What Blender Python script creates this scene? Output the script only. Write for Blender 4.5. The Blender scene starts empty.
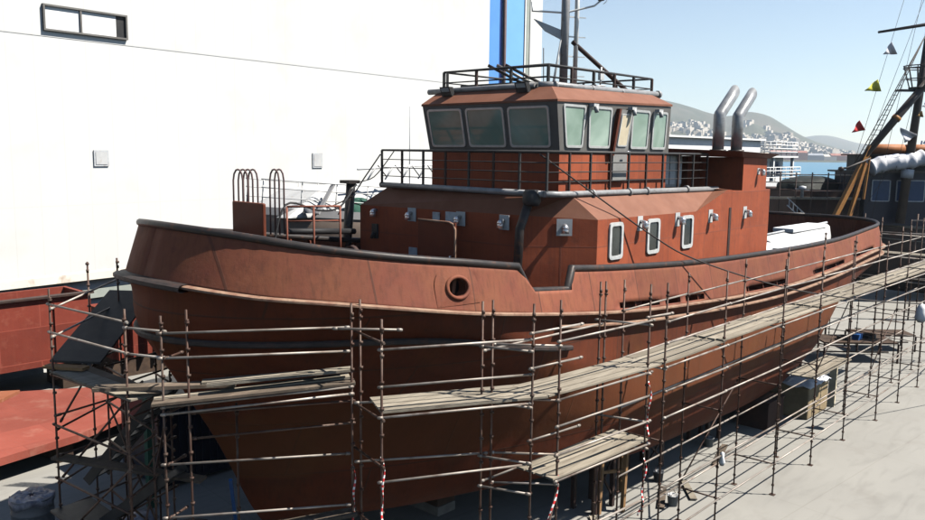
import bpy, math, random
from mathutils import Vector, Matrix
random.seed(7)
S = bpy.context.scene
COL = S.collection
PI = math.pi
V = Vector

# ------------------------------------------------------------------ mesh builder
class MB:
    def __init__(s): s.v = []; s.f = []; s.sm = []
    def add(s, vs, fs, smooth=False):
        n = len(s.v); s.v += [tuple(p) for p in vs]
        for f in fs: s.f.append(tuple(i + n for i in f)); s.sm.append(smooth)
        return s
    def box(s, a, b):
        x0, y0, z0 = a; x1, y1, z1 = b
        x0, x1 = min(x0, x1), max(x0, x1); y0, y1 = min(y0, y1), max(y0, y1); z0, z1 = min(z0, z1), max(z0, z1)
        return s.add([(x0,y0,z0),(x1,y0,z0),(x1,y1,z0),(x0,y1,z0),(x0,y0,z1),(x1,y0,z1),(x1,y1,z1),(x0,y1,z1)],
              [(0,3,2,1),(4,5,6,7),(0,1,5,4),(1,2,6,5),(2,3,7,6),(3,0,4,7)])
    def hexa(s, p, smooth=False):   # 8 points: bottom loop, top loop
        return s.add(p, [(0,3,2,1),(4,5,6,7),(0,1,5,4),(1,2,6,5),(2,3,7,6),(3,0,4,7)], smooth)
    def bar(s, p, q, w, h, up=(0,0,1)):
        p = V(p); q = V(q); d = (q - p).normalized(); up = V(up)
        if abs(d.dot(up)) > .99: up = V((1,0,0))
        r = d.cross(up).normalized(); u = r.cross(d)
        c = [(-w/2,-h/2),(w/2,-h/2),(w/2,h/2),(-w/2,h/2)]
        return s.hexa([p + r*a + u*b for a, b in c] + [q + r*a + u*b for a, b in c])
    def tube(s, pts, r, n=8, closed=False, cap=True, squash=None):
        pts = [V(p) for p in pts]; m = len(pts); rr = r if isinstance(r, (list, tuple)) else [r]*m
        vs = []; prev = None
        for i, p in enumerate(pts):
            if closed: d = (pts[(i+1) % m] - pts[i-1]).normalized()
            elif i == 0: d = (pts[1] - p).normalized()
            elif i == m-1: d = (p - pts[-2]).normalized()
            else:
                d = (p - pts[i-1]).normalized() + (pts[i+1] - p).normalized()
                d = d.normalized() if d.length > 1e-6 else (pts[i+1]-p).normalized()
            if prev is None:
                a = V((0,0,1)) if abs(d.z) < .9 else V((1,0,0))
                prev = d.cross(a).normalized()
            prev = (prev - d*prev.dot(d)).normalized(); w = d.cross(prev)
            k = 1.0
            if 0 < i < m-1 or closed:
                e = (pts[(i+1) % m] - p).normalized(); c = abs(e.dot(d)); k = 1/max(c, .6)
            for j in range(n):
                t = 2*PI*j/n
                vs.append(p + (prev*math.cos(t) + w*math.sin(t))*rr[i]*k)
        fs = []
        for i in range(m if closed else m-1):
            for j in range(n):
                a = i*n+j; b = i*n+(j+1) % n; c = ((i+1) % m)*n+(j+1) % n; d_ = ((i+1) % m)*n+j
                fs.append((a,b,c,d_))
        s.add(vs, fs, True)
        if cap and not closed:
            k = len(s.v) - len(vs)
            s.f.append(tuple(k+j for j in reversed(range(n)))); s.sm.append(False)
            s.f.append(tuple(k+(m-1)*n+j for j in range(n))); s.sm.append(False)
        return s
    def lathe(s, c, prof, n=24):
        c = V(c); vs = []
        for r, z in prof:
            for j in range(n): vs.append(c + V((r*math.cos(2*PI*j/n), r*math.sin(2*PI*j/n), z)))
        fs = [(i*n+j, i*n+(j+1) % n, (i+1)*n+(j+1) % n, (i+1)*n+j) for i in range(len(prof)-1) for j in range(n)]
        return s.add(vs, fs, True)
    def prism(s, poly, z0, z1):
        n = len(poly)
        return s.add([(x,y,z0) for x,y in poly]+[(x,y,z1) for x,y in poly],
            [tuple(reversed(range(n))), tuple(range(n,2*n))]+[(i,(i+1)%n,(i+1)%n+n,i+n) for i in range(n)])
    def loft(s, A, B, capa=True, capb=True):
        n = len(A); fs = [(i,(i+1)%n,(i+1)%n+n,i+n) for i in range(n)]
        if capa: fs.append(tuple(reversed(range(n))))
        if capb: fs.append(tuple(range(n,2*n)))
        return s.add(list(A)+list(B), fs)
    def grid(s, rows, smooth=True, skip=None):
        m = len(rows[0]); vs = [p for r in rows for p in r]
        fs = [(i*m+j, i*m+j+1, (i+1)*m+j+1, (i+1)*m+j) for i in range(len(rows)-1) for j in range(m-1) if not (skip and skip(i,j))]
        return s.add(vs, fs, smooth)
    def build(s, name, m, parent=None, bevel=0, solid=0, soff=0, recalc=False, label=None):
        me = bpy.data.meshes.new(name)
        off = V(parent['_w']) if parent is not None else V((0,0,0))
        me.from_pydata([tuple(V(p)-off) for p in s.v], [], s.f)
        me.polygons.foreach_set('use_smooth', s.sm)
        me.materials.append(m); me.update()
        if recalc:
            import bmesh
            bm = bmesh.new(); bm.from_mesh(me); bmesh.ops.recalc_face_normals(bm, faces=bm.faces); bm.to_mesh(me); bm.free()
        o = bpy.data.objects.new(name, me); COL.objects.link(o)
        if parent is not None:
            o.parent = parent; o['_w'] = tuple(off)
        else: o['_w'] = (0,0,0)
        if solid:
            q = o.modifiers.new('t', 'SOLIDIFY'); q.thickness = solid; q.offset = soff
        if bevel:
            q = o.modifiers.new('b', 'BEVEL'); q.width = bevel; q.segments = 2; q.limit_method = 'ANGLE'
        if label: o['label'] = label
        return o

def thing(name, loc, label, cat, group=None):
    o = bpy.data.objects.new(name, None); COL.objects.link(o); o.location = loc
    o.empty_display_size = .3; o['_w'] = tuple(loc); o['label'] = label; o['category'] = cat
    if group: o['group'] = group
    return o
def tag(o, label, cat, group=None):
    o['label'] = label; o['category'] = cat
    if group: o['group'] = group
    return o
def struct(o, kind='structure'): o['kind'] = kind; return o

# ------------------------------------------------------------------ materials
def mat(name, c1, c2=None, rough=.7, metal=0., scale=2., detail=6., mix=.5, c3=None, c3amt=.0, c3scale=6.,
        streak=None, streakamt=.0, bump=.15, bscale=30., seams=None, seamcol=None, stretch=(1,1,1), spec=.22, lo=.35, hi=.65, objrand=0., wave=None, rvar=.12, sheen=0):
    if max(c1) < .5: c1, c2, c3, streak = [tuple(x*.68 for x in c) if c else c for c in (c1, c2, c3, streak)]
    elif name in ('white_cladding', 'dull_white_paint'): c1, c2, c3, streak = [tuple(x*.84 for x in c) if c else c for c in (c1, c2, c3, streak)]
    m = bpy.data.materials.new(name); m.use_nodes = True; nt = m.node_tree; N = nt.nodes; L = nt.links
    bs = N['Principled BSDF']; bs.inputs['Roughness'].default_value = rough; bs.inputs['Metallic'].default_value = metal
    bs.inputs['Specular IOR Level'].default_value = spec
    tc = N.new('ShaderNodeTexCoord')
    def noise(sc, st=(1,1,1), det=detail, off=0):
        mp = N.new('ShaderNodeMapping'); mp.inputs['Scale'].default_value = st; mp.inputs['Location'].default_value = (off, off*.7, off*.3)
        L.new(tc.outputs['Object'], mp.inputs['Vector'])
        n = N.new('ShaderNodeTexNoise'); n.inputs['Scale'].default_value = sc; n.inputs['Detail'].default_value = det; n.inputs['Roughness'].default_value = .6
        L.new(mp.outputs[0], n.inputs['Vector']); return n.outputs['Fac']
    def ramp(src, a, b):
        r = N.new('ShaderNodeMapRange'); r.inputs['From Min'].default_value = a; r.inputs['From Max'].default_value = b
        L.new(src, r.inputs['Value']); return r.outputs[0]
    def mixc(fac, A, B, k=1.):
        mx = N.new('ShaderNodeMix'); mx.data_type = 'RGBA'
        if k != 1.:
            mm = N.new('ShaderNodeMath'); mm.operation = 'MULTIPLY'; L.new(fac, mm.inputs[0]); mm.inputs[1].default_value = k; fac = mm.outputs[0]
        L.new(fac, mx.inputs[0])
        for i, c in ((6, A), (7, B)):
            if isinstance(c, tuple): mx.inputs[i].default_value = (*c, 1)
            else: L.new(c, mx.inputs[i])
        return mx.outputs[2]
    cur = c1; c2 = c2 or tuple(min(1, x*.8) for x in c1)
    cur = mixc(ramp(noise(scale, stretch), lo, hi), c1, c2, mix*2 if mix < .5 else 1.)
    if c3: cur = mixc(ramp(noise(c3scale, stretch, off=13), .55, .68), cur, c3, c3amt)
    if streak: cur = mixc(ramp(noise(2.6, (4,4,.05), off=5), .48, .8), cur, streak, streakamt)
    hgt = noise(bscale)
    if seams:
        sx = N.new('ShaderNodeSeparateXYZ'); L.new(tc.outputs['Object'], sx.inputs[0]); cx = N.new('ShaderNodeCombineXYZ')
        L.new(sx.outputs[seams[2]], cx.inputs[0]); L.new(sx.outputs[seams[3] if len(seams) > 3 else 2], cx.inputs[1])
        b = N.new('ShaderNodeTexBrick'); b.inputs['Scale'].default_value = 1.; b.inputs['Brick Width'].default_value = seams[0]; b.inputs['Row Height'].default_value = seams[1]
        b.inputs['Mortar Size'].default_value = .026; b.inputs['Mortar Smooth'].default_value = .6
        b.inputs['Color1'].default_value = (0,0,0,1); b.inputs['Color2'].default_value = (1,1,1,1)
        L.new(cx.outputs[0], b.inputs['Vector'])
        # whole plates differ a little from each other
        bw = N.new('ShaderNodeRGBToBW'); L.new(b.outputs['Color'], bw.inputs[0])
        hs = N.new('ShaderNodeHueSaturation'); mr = N.new('ShaderNodeMapRange'); mr.inputs['To Min'].default_value = .84; mr.inputs['To Max'].default_value = 1.14
        L.new(bw.outputs[0], mr.inputs['Value']); L.new(mr.outputs[0], hs.inputs['Value']); L.new(cur, hs.inputs['Color']); cur = hs.outputs[0]
        cur = mixc(b.outputs['Fac'], cur, seamcol or tuple(x*.5 for x in c1), .7)
        ma = N.new('ShaderNodeMath'); ma.operation = 'MULTIPLY_ADD'; L.new(b.outputs['Fac'], ma.inputs[0]); ma.inputs[1].default_value = 1.5; L.new(hgt, ma.inputs[2]); hgt = ma.outputs[0]
        wv = noise(.9, off=3); mb = N.new('ShaderNodeMath'); mb.operation = 'MULTIPLY_ADD'; L.new(wv, mb.inputs[0]); mb.inputs[1].default_value = 10.; L.new(hgt, mb.inputs[2]); hgt = mb.outputs[0]
    if objrand:
        oi = N.new('ShaderNodeObjectInfo'); hs = N.new('ShaderNodeHueSaturation'); mr = N.new('ShaderNodeMapRange')
        mr.inputs['To Min'].default_value = 1-objrand; mr.inputs['To Max'].default_value = 1+objrand
        L.new(oi.outputs['Random'], mr.inputs['Value']); L.new(mr.outputs[0], hs.inputs['Value']); L.new(cur, hs.inputs['Color']); cur = hs.outputs[0]
    L.new(cur, bs.inputs['Base Color'])
    rr = N.new('ShaderNodeMapRange'); rr.inputs['To Min'].default_value = max(0, rough-rvar); rr.inputs['To Max'].default_value = min(1, rough+rvar)
    L.new(noise(scale*2.3, off=9), rr.inputs['Value']); L.new(rr.outputs[0], bs.inputs['Roughness'])
    if bump:
        bp = N.new('ShaderNodeBump'); bp.inputs['Strength'].default_value = bump; bp.inputs['Distance'].default_value = .02
        L.new(hgt, bp.inputs['Height']); L.new(bp.outputs[0], bs.inputs['Normal'])
    return m

M = {}
M['bulwark'] = mat('bulwark_primer', (.24,.073,.045), (.275,.096,.050), rough=.75, scale=1.1, c3=(.12,.045,.03), c3amt=.45, c3scale=1.6, streak=(.09,.036,.022), streakamt=.6, seams=(2.2,9,0), seamcol=(.07,.03,.02), bump=.12, bscale=45)
M['hull'] = mat('hull_primer', (.195,.045,.016), (.11,.027,.011), rough=.75, scale=.7, c3=(.17,.062,.018), c3amt=.55, c3scale=.55, streak=(.04,.018,.011), streakamt=.5, seams=(3.2,1.35,0), seamcol=(.045,.02,.012), bump=.16, bscale=40)
M['house'] = mat('deckhouse_primer', (.40,.098,.042), (.32,.075,.033), rough=.7, scale=1.3, c3=(.19,.06,.035), c3amt=.4, c3scale=4, streak=(.18,.055,.035), streakamt=.55, seams=(2.3,1.25,0), seamcol=(.2,.06,.035), bump=.10, bscale=45)
M['houseflat'] = mat('plain_red_primer', (.19,.048,.022), (.14,.038,.019), rough=.6, scale=1.3, c3=(.15,.05,.035), c3amt=.5, c3scale=5, bump=.12)
M['pinktop'] = mat('weathered_primer', (.27,.118,.074), (.215,.088,.052), rough=.7, scale=1.5, c3=(.24,.1,.07), c3amt=.4, c3scale=7, bump=.1)
M['deck'] = mat('deck_primer', (.20,.08,.055), (.13,.055,.04), rough=.8, scale=1.2, c3=(.3,.2,.15), c3amt=.4)
M['rail'] = mat('dark_pipe_paint', (.048,.040,.038), (.028,.025,.025), rough=.45, metal=.0, scale=3, c3=(.16,.07,.04), c3amt=.6, c3scale=5, bump=.06)
M['greypipe'] = mat('grey_pipe_paint', (.36,.365,.37), (.27,.275,.285), rough=.45, metal=.15, scale=3, c3=(.13,.08,.06), c3amt=.5, c3scale=6, bump=.05)
M['exhaust'] = mat('matt_exhaust_steel', (.42,.43,.44), (.32,.33,.34), rough=.35, metal=.35, scale=3, c3=(.10,.07,.055), c3amt=.4, c3scale=4, bump=.06)
M['strake'] = mat('worn_fender_bar', (.40,.27,.19), (.25,.13,.09), rough=.7, scale=3, c3=(.12,.06,.04), c3amt=.5, c3scale=9, bump=.2)
M['band'] = mat('grey_primer', (.21,.205,.195), (.17,.166,.16), rough=.55, scale=1.6, c3=(.16,.12,.10), c3amt=.35, c3scale=5, bump=.05)
M['frame'] = mat('window_frame_metal', (.55,.56,.55), (.45,.46,.455), rough=.45, metal=.3, scale=6, bump=.05)
M['doorgrey'] = mat('light_grey_door', (.33,.33,.32), (.27,.27,.265), rough=.5, scale=3, bump=.04)
M['guard'] = mat('dark_guard_bar', (.06,.045,.042), (.03,.026,.026), rough=.6, scale=4, c3=(.12,.05,.035), c3amt=.5, bump=.15)
M['darksteel'] = mat('dark_rusty_steel', (.075,.042,.034), (.045,.032,.03), rough=.65, metal=.1, scale=5, bump=.15)
M['redsteel'] = mat('red_steel_post', (.30,.10,.065), (.2,.07,.045), rough=.6, scale=5, bump=.1)
M['pole'] = mat('rusty_scaffold_tube', (.075,.042,.032), (.15,.11,.09), rough=.55, metal=.35, scale=2.3, c3=(.085,.045,.032), c3amt=.8, c3scale=4, bump=.12, objrand=.25, lo=.45, hi=.7)
M['ledger'] = mat('worn_galvanised_tube', (.46,.42,.38), (.26,.215,.18), rough=.5, metal=.35, scale=1.6, c3=(.14,.08,.06), c3amt=.8, c3scale=1.8, bump=.1, objrand=.3)
M['board'] = mat('weathered_board', (.37,.33,.265), (.26,.225,.175), rough=.85, scale=3.5, c3=(.12,.09,.07), c3amt=.5, c3scale=5, bump=.3, bscale=50, stretch=(.25,2,2), objrand=.22)
M['boarddark'] = mat('old_dark_board', (.17,.13,.10), (.10,.08,.06), rough=.85, scale=3, c3=(.3,.24,.18), c3amt=.5, c3scale=4, bump=.3, bscale=50, stretch=(.5,1,1), objrand=.2)
M['blacksteel'] = mat('black_steel_plate', (.03,.031,.034), (.05,.048,.047), rough=.55, scale=3, bump=.1)
M['white'] = mat('white_paint', (.68,.69,.69), (.60,.61,.62), rough=.5, scale=1.5, c3=(.5,.46,.4), c3amt=.25, bump=.03)
M['offwhite'] = mat('dull_white_paint', (.55,.56,.56), (.45,.46,.47), rough=.55, scale=1.5, c3=(.35,.28,.22), c3amt=.35, bump=.05)
M['greyplate'] = mat('grey_lamp_plate', (.46,.48,.5), (.36,.38,.4), rough=.5, scale=8, c3=(.2,.12,.1), c3amt=.4, bump=.05)
M['chrome'] = mat('lamp_metal', (.55,.56,.58), (.4,.4,.42), rough=.3, metal=.8, scale=9, bump=.05)
M['redblock'] = mat('red_hull_primer', (.25,.048,.030), (.20,.039,.025), rough=.65, scale=.7, c3=(.36,.12,.08), c3amt=.3, c3scale=3, streak=(.26,.06,.035), streakamt=.6, seams=(3.1,1.4,0), seamcol=(.25,.06,.04), bump=.12)
M['redslab'] = mat('pink_red_primer', (.33,.085,.06), (.27,.065,.045), rough=.75, scale=.6, c3=(.42,.20,.15), c3amt=.45, c3scale=1.1, bump=.2, seams=(2.3,1.7,0,1), seamcol=(.2,.05,.035), streak=(.25,.12,.09), streakamt=.3)
M['orangeslab'] = mat('orange_red_primer', (.34,.125,.068), (.29,.10,.05), rough=.75, scale=.8, c3=(.6,.3,.2), c3amt=.4, c3scale=2, bump=.12)
M['blue1'] = mat('blue_cladding', (.10,.26,.60), (.09,.24,.56), rough=.5, scale=.6, bump=.02)
M['blue2'] = mat('light_blue_cladding', (.16,.36,.66), (.15,.34,.62), rough=.5, scale=.6, bump=.02)
M['navy'] = mat('navy_trim', (.02,.05,.22), rough=.5, bump=.02)
M['brownpost'] = mat('brown_pipe', (.16,.10,.10), rough=.6, bump=.05)
M['greycol'] = mat('grey_green_column', (.42,.46,.42), (.36,.4,.37), rough=.6, bump=.03)
M['tan'] = mat('tan_wrap', (.42,.33,.20), (.33,.25,.15), rough=.8, scale=3, bump=.3, bscale=12)
M['wood'] = mat('raw_timber', (.42,.25,.12), (.30,.17,.08), rough=.8, scale=4, bump=.2, stretch=(2,2,.3))
M['darkwood'] = mat('dark_timber', (.10,.065,.045), (.06,.04,.03), rough=.85, scale=4, bump=.3)
M['concrete_block'] = mat('concrete_block', (.26,.25,.23), (.2,.19,.175), rough=.9, scale=4, bump=.3)
M['rubber'] = mat('black_rubber', (.018,.018,.02), (.03,.03,.032), rough=.6, bump=.1)
M['cable'] = mat('black_cable', (.05,.04,.035), (.035,.03,.03), rough=.6, bump=.05)
M['yacht'] = mat('brown_grey_hull', (.40,.32,.27), (.33,.26,.22), rough=.45, scale=.8, bump=.04)
M['yachttop'] = mat('light_grey_deck_paint', (.40,.40,.41), (.34,.34,.35), rough=.5, bump=.04)
M['green'] = mat('green_tarp', (.03,.10,.075), (.04,.14,.1), rough=.75, scale=4, bump=.4, bscale=8)
M['bluestuff'] = mat('blue_plastic', (.05,.16,.45), rough=.5)
M['shiphull'] = mat('dark_ship_hull', (.045,.045,.05), (.085,.06,.05), rough=.6, scale=1, streak=(.16,.09,.06), streakamt=.5, bump=.15)
M['shiplower'] = mat('brown_ship_bottom', (.17,.10,.08), (.10,.07,.065), rough=.7, scale=1.2, bump=.15)
M['cabinblue'] = mat('navy_cabin_paint', (.011,.015,.034), (.016,.021,.042), rough=.4, scale=2, bump=.04)
M['paneblue'] = mat('blue_tinted_pane', (.035,.07,.17), (.05,.09,.2), rough=.15, scale=1.5, bump=.02)
M['canvas'] = mat('white_canvas', (.70,.70,.72), (.55,.56,.6), rough=.85, scale=3, bump=.6, bscale=5)
M['orange'] = mat('orange_roll', (.49,.19,.07), (.4,.15,.05), rough=.6, scale=3, bump=.15)
M['ochre'] = mat('ochre_spar_paint', (.45,.22,.06), (.35,.15,.05), rough=.6, scale=3, bump=.1)
M['mast'] = mat('dark_mast_paint', (.035,.03,.032), (.055,.045,.04), rough=.5, scale=2, bump=.08)
M['tarpblack'] = mat('dark_green_tarpaulin', (.010,.014,.012), (.016,.02,.017), rough=.7, scale=2, bump=.6, bscale=4)
M['brownbulk'] = mat('brown_bulkhead', (.075,.038,.03), (.045,.028,.024), rough=.8, scale=1.5, bump=.15)
M['red'] = mat('red_cloth', (.60,.05,.05), (.5,.04,.04), rough=.8)
M['yellow'] = mat('yellow_cloth', (.62,.58,.08), (.5,.48,.06), rough=.8)
M['greyflag'] = mat('grey_cloth', (.7,.68,.7), rough=.8)
M['orangeflag'] = mat('faded_orange_cloth', (.5,.3,.12), rough=.8)
M['redlamp'] = mat('red_lamp_glass', (.35,.02,.04), rough=.2)
M['lavender'] = mat('lavender_plastic_wrap', (.40,.40,.46), (.14,.14,.18), rough=.35, scale=6, bump=.5, bscale=9)
M['bin'] = mat('grey_plastic_drum', (.16,.17,.19), (.12,.13,.15), rough=.45, bump=.05)
M['cream'] = mat('cream_blind', (.62,.55,.40), (.55,.48,.35), rough=.6, scale=5)
M['facade1'] = mat('pale_facade', (.60,.54,.46), rough=.8, bump=0)
M['facade2'] = mat('cream_facade', (.52,.45,.36), rough=.8, bump=0)
M['facade3'] = mat('rust_shed', (.42,.16,.11), rough=.8, bump=0)
M['facade4'] = mat('grey_shed', (.36,.38,.42), rough=.8, bump=0)
M['cranefar'] = mat('blue_crane_paint', (.05,.10,.35), rough=.6, bump=0)
M['quaywall'] = mat('low_concrete_wall', (.66,.63,.56), (.58,.56,.5), rough=.85, c3=(.25,.13,.08), c3amt=.6, c3scale=1.1, scale=.7)

def ochre_band(m):   # a broad band of ochre primer painted round the lower hull
    nt = m.node_tree; N = nt.nodes; L = nt.links; bs = N['Principled BSDF']; src = bs.inputs['Base Color'].links[0].from_socket
    tc = N.new('ShaderNodeTexCoord'); sx = N.new('ShaderNodeSeparateXYZ'); L.new(tc.outputs['Object'], sx.inputs[0])
    n = N.new('ShaderNodeTexNoise'); n.inputs['Scale'].default_value = .35; n.inputs['Detail'].default_value = 5; L.new(tc.outputs['Object'], n.inputs['Vector'])
    ad = N.new('ShaderNodeMath'); ad.operation = 'MULTIPLY_ADD'; L.new(n.outputs['Fac'], ad.inputs[0]); ad.inputs[1].default_value = 1.4; L.new(sx.outputs[2], ad.inputs[2])
    r1 = N.new('ShaderNodeMapRange'); r1.inputs['From Min'].default_value = 3.35; r1.inputs['From Max'].default_value = 3.5; L.new(ad.outputs[0], r1.inputs['Value'])
    r2 = N.new('ShaderNodeMapRange'); r2.inputs['From Min'].default_value = 5.35; r2.inputs['From Max'].default_value = 5.15; L.new(ad.outputs[0], r2.inputs['Value'])
    mu = N.new('ShaderNodeMath'); mu.operation = 'MULTIPLY'; L.new(r1.outputs[0], mu.inputs[0]); L.new(r2.outputs[0], mu.inputs[1])
    m2 = N.new('ShaderNodeMath'); m2.operation = 'MULTIPLY'; L.new(mu.outputs[0], m2.inputs[0]); m2.inputs[1].default_value = .5
    mx = N.new('ShaderNodeMix'); mx.data_type = 'RGBA'; L.new(m2.outputs[0], mx.inputs[0]); L.new(src, mx.inputs[6]); mx.inputs[7].default_value = (.115,.042,.014,1)
    L.new(mx.outputs[2], bs.inputs['Base Color'])
ochre_band(M['hull'])
def glass_mat():
    m = bpy.data.materials.new('green_tinted_glass'); m.use_nodes = True; nt = m.node_tree; N = nt.nodes; L = nt.links
    b = N['Principled BSDF']; tc = N.new('ShaderNodeTexCoord'); n = N.new('ShaderNodeTexNoise'); n.inputs['Scale'].default_value = .8; n.inputs['Detail'].default_value = 3
    n.inputs['Distortion'].default_value = .6
    L.new(tc.outputs['Object'], n.inputs['Vector']); r = N.new('ShaderNodeValToRGB'); e = r.color_ramp.elements
    e[0].position = .38; e[0].color = (.20,.30,.245,1); e[1].position = .70; e[1].color = (.38,.50,.43,1)  # green tint, with milky tones painted in for the reflected sky
    x = e.new(.56); x.color = (.28,.39,.33,1)
    L.new(n.outputs['Fac'], r.inputs[0]); L.new(r.outputs[0], b.inputs['Base Color']); b.inputs['Roughness'].default_value = .1
    b.inputs['Specular IOR Level'].default_value = .6
    return m
M['glass'] = glass_mat()
M['glassdark'] = mat('dark_cabin_glass', (.05,.06,.055), (.012,.016,.015), rough=.12, scale=1.1, bump=0, spec=.5)
def tape_mat():
    m = bpy.data.materials.new('striped_tape'); m.use_nodes = True; nt = m.node_tree; N = nt.nodes; L = nt.links
    b = N['Principled BSDF']; tc = N.new('ShaderNodeTexCoord'); w = N.new('ShaderNodeTexWave'); w.bands_direction = 'Z'; w.inputs['Scale'].default_value = 2.6; w.inputs['Distortion'].default_value = 2
    L.new(tc.outputs['Object'], w.inputs['Vector']); r = N.new('ShaderNodeValToRGB'); r.color_ramp.interpolation = 'CONSTANT'
    e = r.color_ramp.elements; e[0].color = (.6,.03,.03,1); e[1].position = .5; e[1].color = (.75,.74,.72,1)
    L.new(w.outputs['Fac'], r.inputs[0]); L.new(r.outputs[0], b.inputs['Base Color']); b.inputs['Roughness'].default_value = .4
    return m
M['tape'] = tape_mat()
def concrete_mat():
    m = mat('quay_concrete', (.35,.342,.315), (.315,.308,.285), rough=.9, scale=.35, c3=(.27,.255,.23), c3amt=.4, c3scale=.9, bump=.15, bscale=22, detail=9)
    nt = m.node_tree; N = nt.nodes; L = nt.links; bs = N['Principled BSDF']
    src = bs.inputs['Base Color'].links[0].from_socket
    tc = N.new('ShaderNodeTexCoord'); b = N.new('ShaderNodeTexBrick'); b.offset = 0; b.inputs['Scale'].default_value = 1.; b.inputs['Brick Width'].default_value = 6.1; b.inputs['Row Height'].default_value = 6.1
    b.inputs['Mortar Size'].default_value = .015; b.inputs['Color1'].default_value = (1,1,1,1); b.inputs['Color2'].default_value = (.96,.96,.96,1); b.inputs['Mortar'].default_value = (.88,.87,.85,1)
    mp = N.new('ShaderNodeMapping'); mp.inputs['Rotation'].default_value = (0,0,.08); mp.inputs['Location'].default_value = (1.7,2.2,0)
    L.new(tc.outputs['Object'], mp.inputs[0]); L.new(mp.outputs[0], b.inputs['Vector'])
    n = N.new('ShaderNodeTexNoise'); n.inputs['Scale'].default_value = 1.1; n.inputs['Detail'].default_value = 8; n.inputs['Distortion'].default_value = 1.5
    mp2 = N.new('ShaderNodeMapping'); mp2.inputs['Scale'].default_value = (.35,1.6,1); L.new(tc.outputs['Object'], mp2.inputs[0]); L.new(mp2.outputs[0], n.inputs['Vector'])
    mr = N.new('ShaderNodeMapRange'); mr.inputs['From Min'].default_value = .5; mr.inputs['From Max'].default_value = .75; mr.inputs['To Min'].default_value = 1; mr.inputs['To Max'].default_value = .86
    L.new(n.outputs['Fac'], mr.inputs[0])
    x = N.new('ShaderNodeMix'); x.data_type = 'RGBA'; x.blend_type = 'MULTIPLY'; x.inputs[0].default_value = 1; L.new(src, x.inputs[6]); L.new(b.outputs['Color'], x.inputs[7])
    y = N.new('ShaderNodeMix'); y.data_type = 'RGBA'; y.blend_type = 'MULTIPLY'; y.inputs[0].default_value = 1; L.new(x.outputs[2], y.inputs[6]); L.new(mr.outputs[0], y.inputs[7])
    L.new(y.outputs[2], bs.inputs['Base Color']); return m
M['concrete'] = concrete_mat()
def cladding_mat():
    m = mat('white_cladding', (.66,.67,.665), (.64,.65,.64), rough=.45, scale=.15, c3=(.56,.545,.50), c3amt=.3, c3scale=.35, bump=0)
    nt = m.node_tree; N = nt.nodes; L = nt.links; bs = N['Principled BSDF']
    tc = N.new('ShaderNodeTexCoord'); w = N.new('ShaderNodeTexWave'); w.bands_direction = 'X'; w.wave_profile = 'SIN'; w.inputs['Scale'].default_value = 1.05
    L.new(tc.outputs['Object'], w.inputs['Vector']); bp = N.new('ShaderNodeBump'); b = N.new('ShaderNodeTexBrick'); sx = N.new('ShaderNodeSeparateXYZ'); cx = N.new('ShaderNodeCombineXYZ'); L.new(tc.outputs['Object'], sx.inputs[0]); L.new(sx.outputs[0], cx.inputs[0]); L.new(sx.outputs[2], cx.inputs[1]); L.new(cx.outputs[0], b.inputs['Vector'])
    b.offset = 0; b.inputs['Scale'].default_value = 1; b.inputs['Brick Width'].default_value = 1.15; b.inputs['Row Height'].default_value = 7.4; b.inputs['Mortar Size'].default_value = .02; b.inputs['Color1'].default_value = (1,1,1,1); b.inputs['Color2'].default_value = (.985,.985,.98,1); b.inputs['Mortar'].default_value = (.93,.93,.92,1)
    mx = N.new('ShaderNodeMix'); mx.data_type = 'RGBA'; mx.blend_type = 'MULTIPLY'; mx.inputs[0].default_value = 1; L.new(bs.inputs['Base Color'].links[0].from_socket, mx.inputs[6]); L.new(b.outputs['Color'], mx.inputs[7]); L.new(mx.outputs[2], bs.inputs['Base Color'])
    bp.inputs['Strength'].default_value = .03; bp.inputs['Distance'].default_value = .02
    L.new(w.outputs['Fac'], bp.inputs['Height']); L.new(bp.outputs[0], bs.inputs['Normal']); return m
M['cladding'] = cladding_mat()
def sea_mat():
    m = bpy.data.materials.new('harbour_water'); m.use_nodes = True; nt = m.node_tree; N = nt.nodes; L = nt.links
    b = N['Principled BSDF']; b.inputs['Base Color'].default_value = (.035,.14,.22,1); b.inputs['Roughness'].default_value = .32
    tc = N.new('ShaderNodeTexCoord'); n = N.new('ShaderNodeTexNoise'); n.inputs['Scale'].default_value = .35; n.inputs['Detail'].default_value = 8
    L.new(tc.outputs['Object'], n.inputs['Vector']); bp = N.new('ShaderNodeBump'); bp.inputs['Strength'].default_value = .5; bp.inputs['Distance'].default_value = .5
    L.new(n.outputs['Fac'], bp.inputs['Height']); L.new(bp.outputs[0], b.inputs['Normal']); return m
M['sea'] = sea_mat()
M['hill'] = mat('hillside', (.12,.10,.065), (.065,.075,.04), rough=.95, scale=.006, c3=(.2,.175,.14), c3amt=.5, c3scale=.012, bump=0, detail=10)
M['farhill'] = mat('far_hillside', (.17,.16,.13), (.13,.135,.11), rough=.95, scale=.004, bump=0, detail=10)

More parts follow.
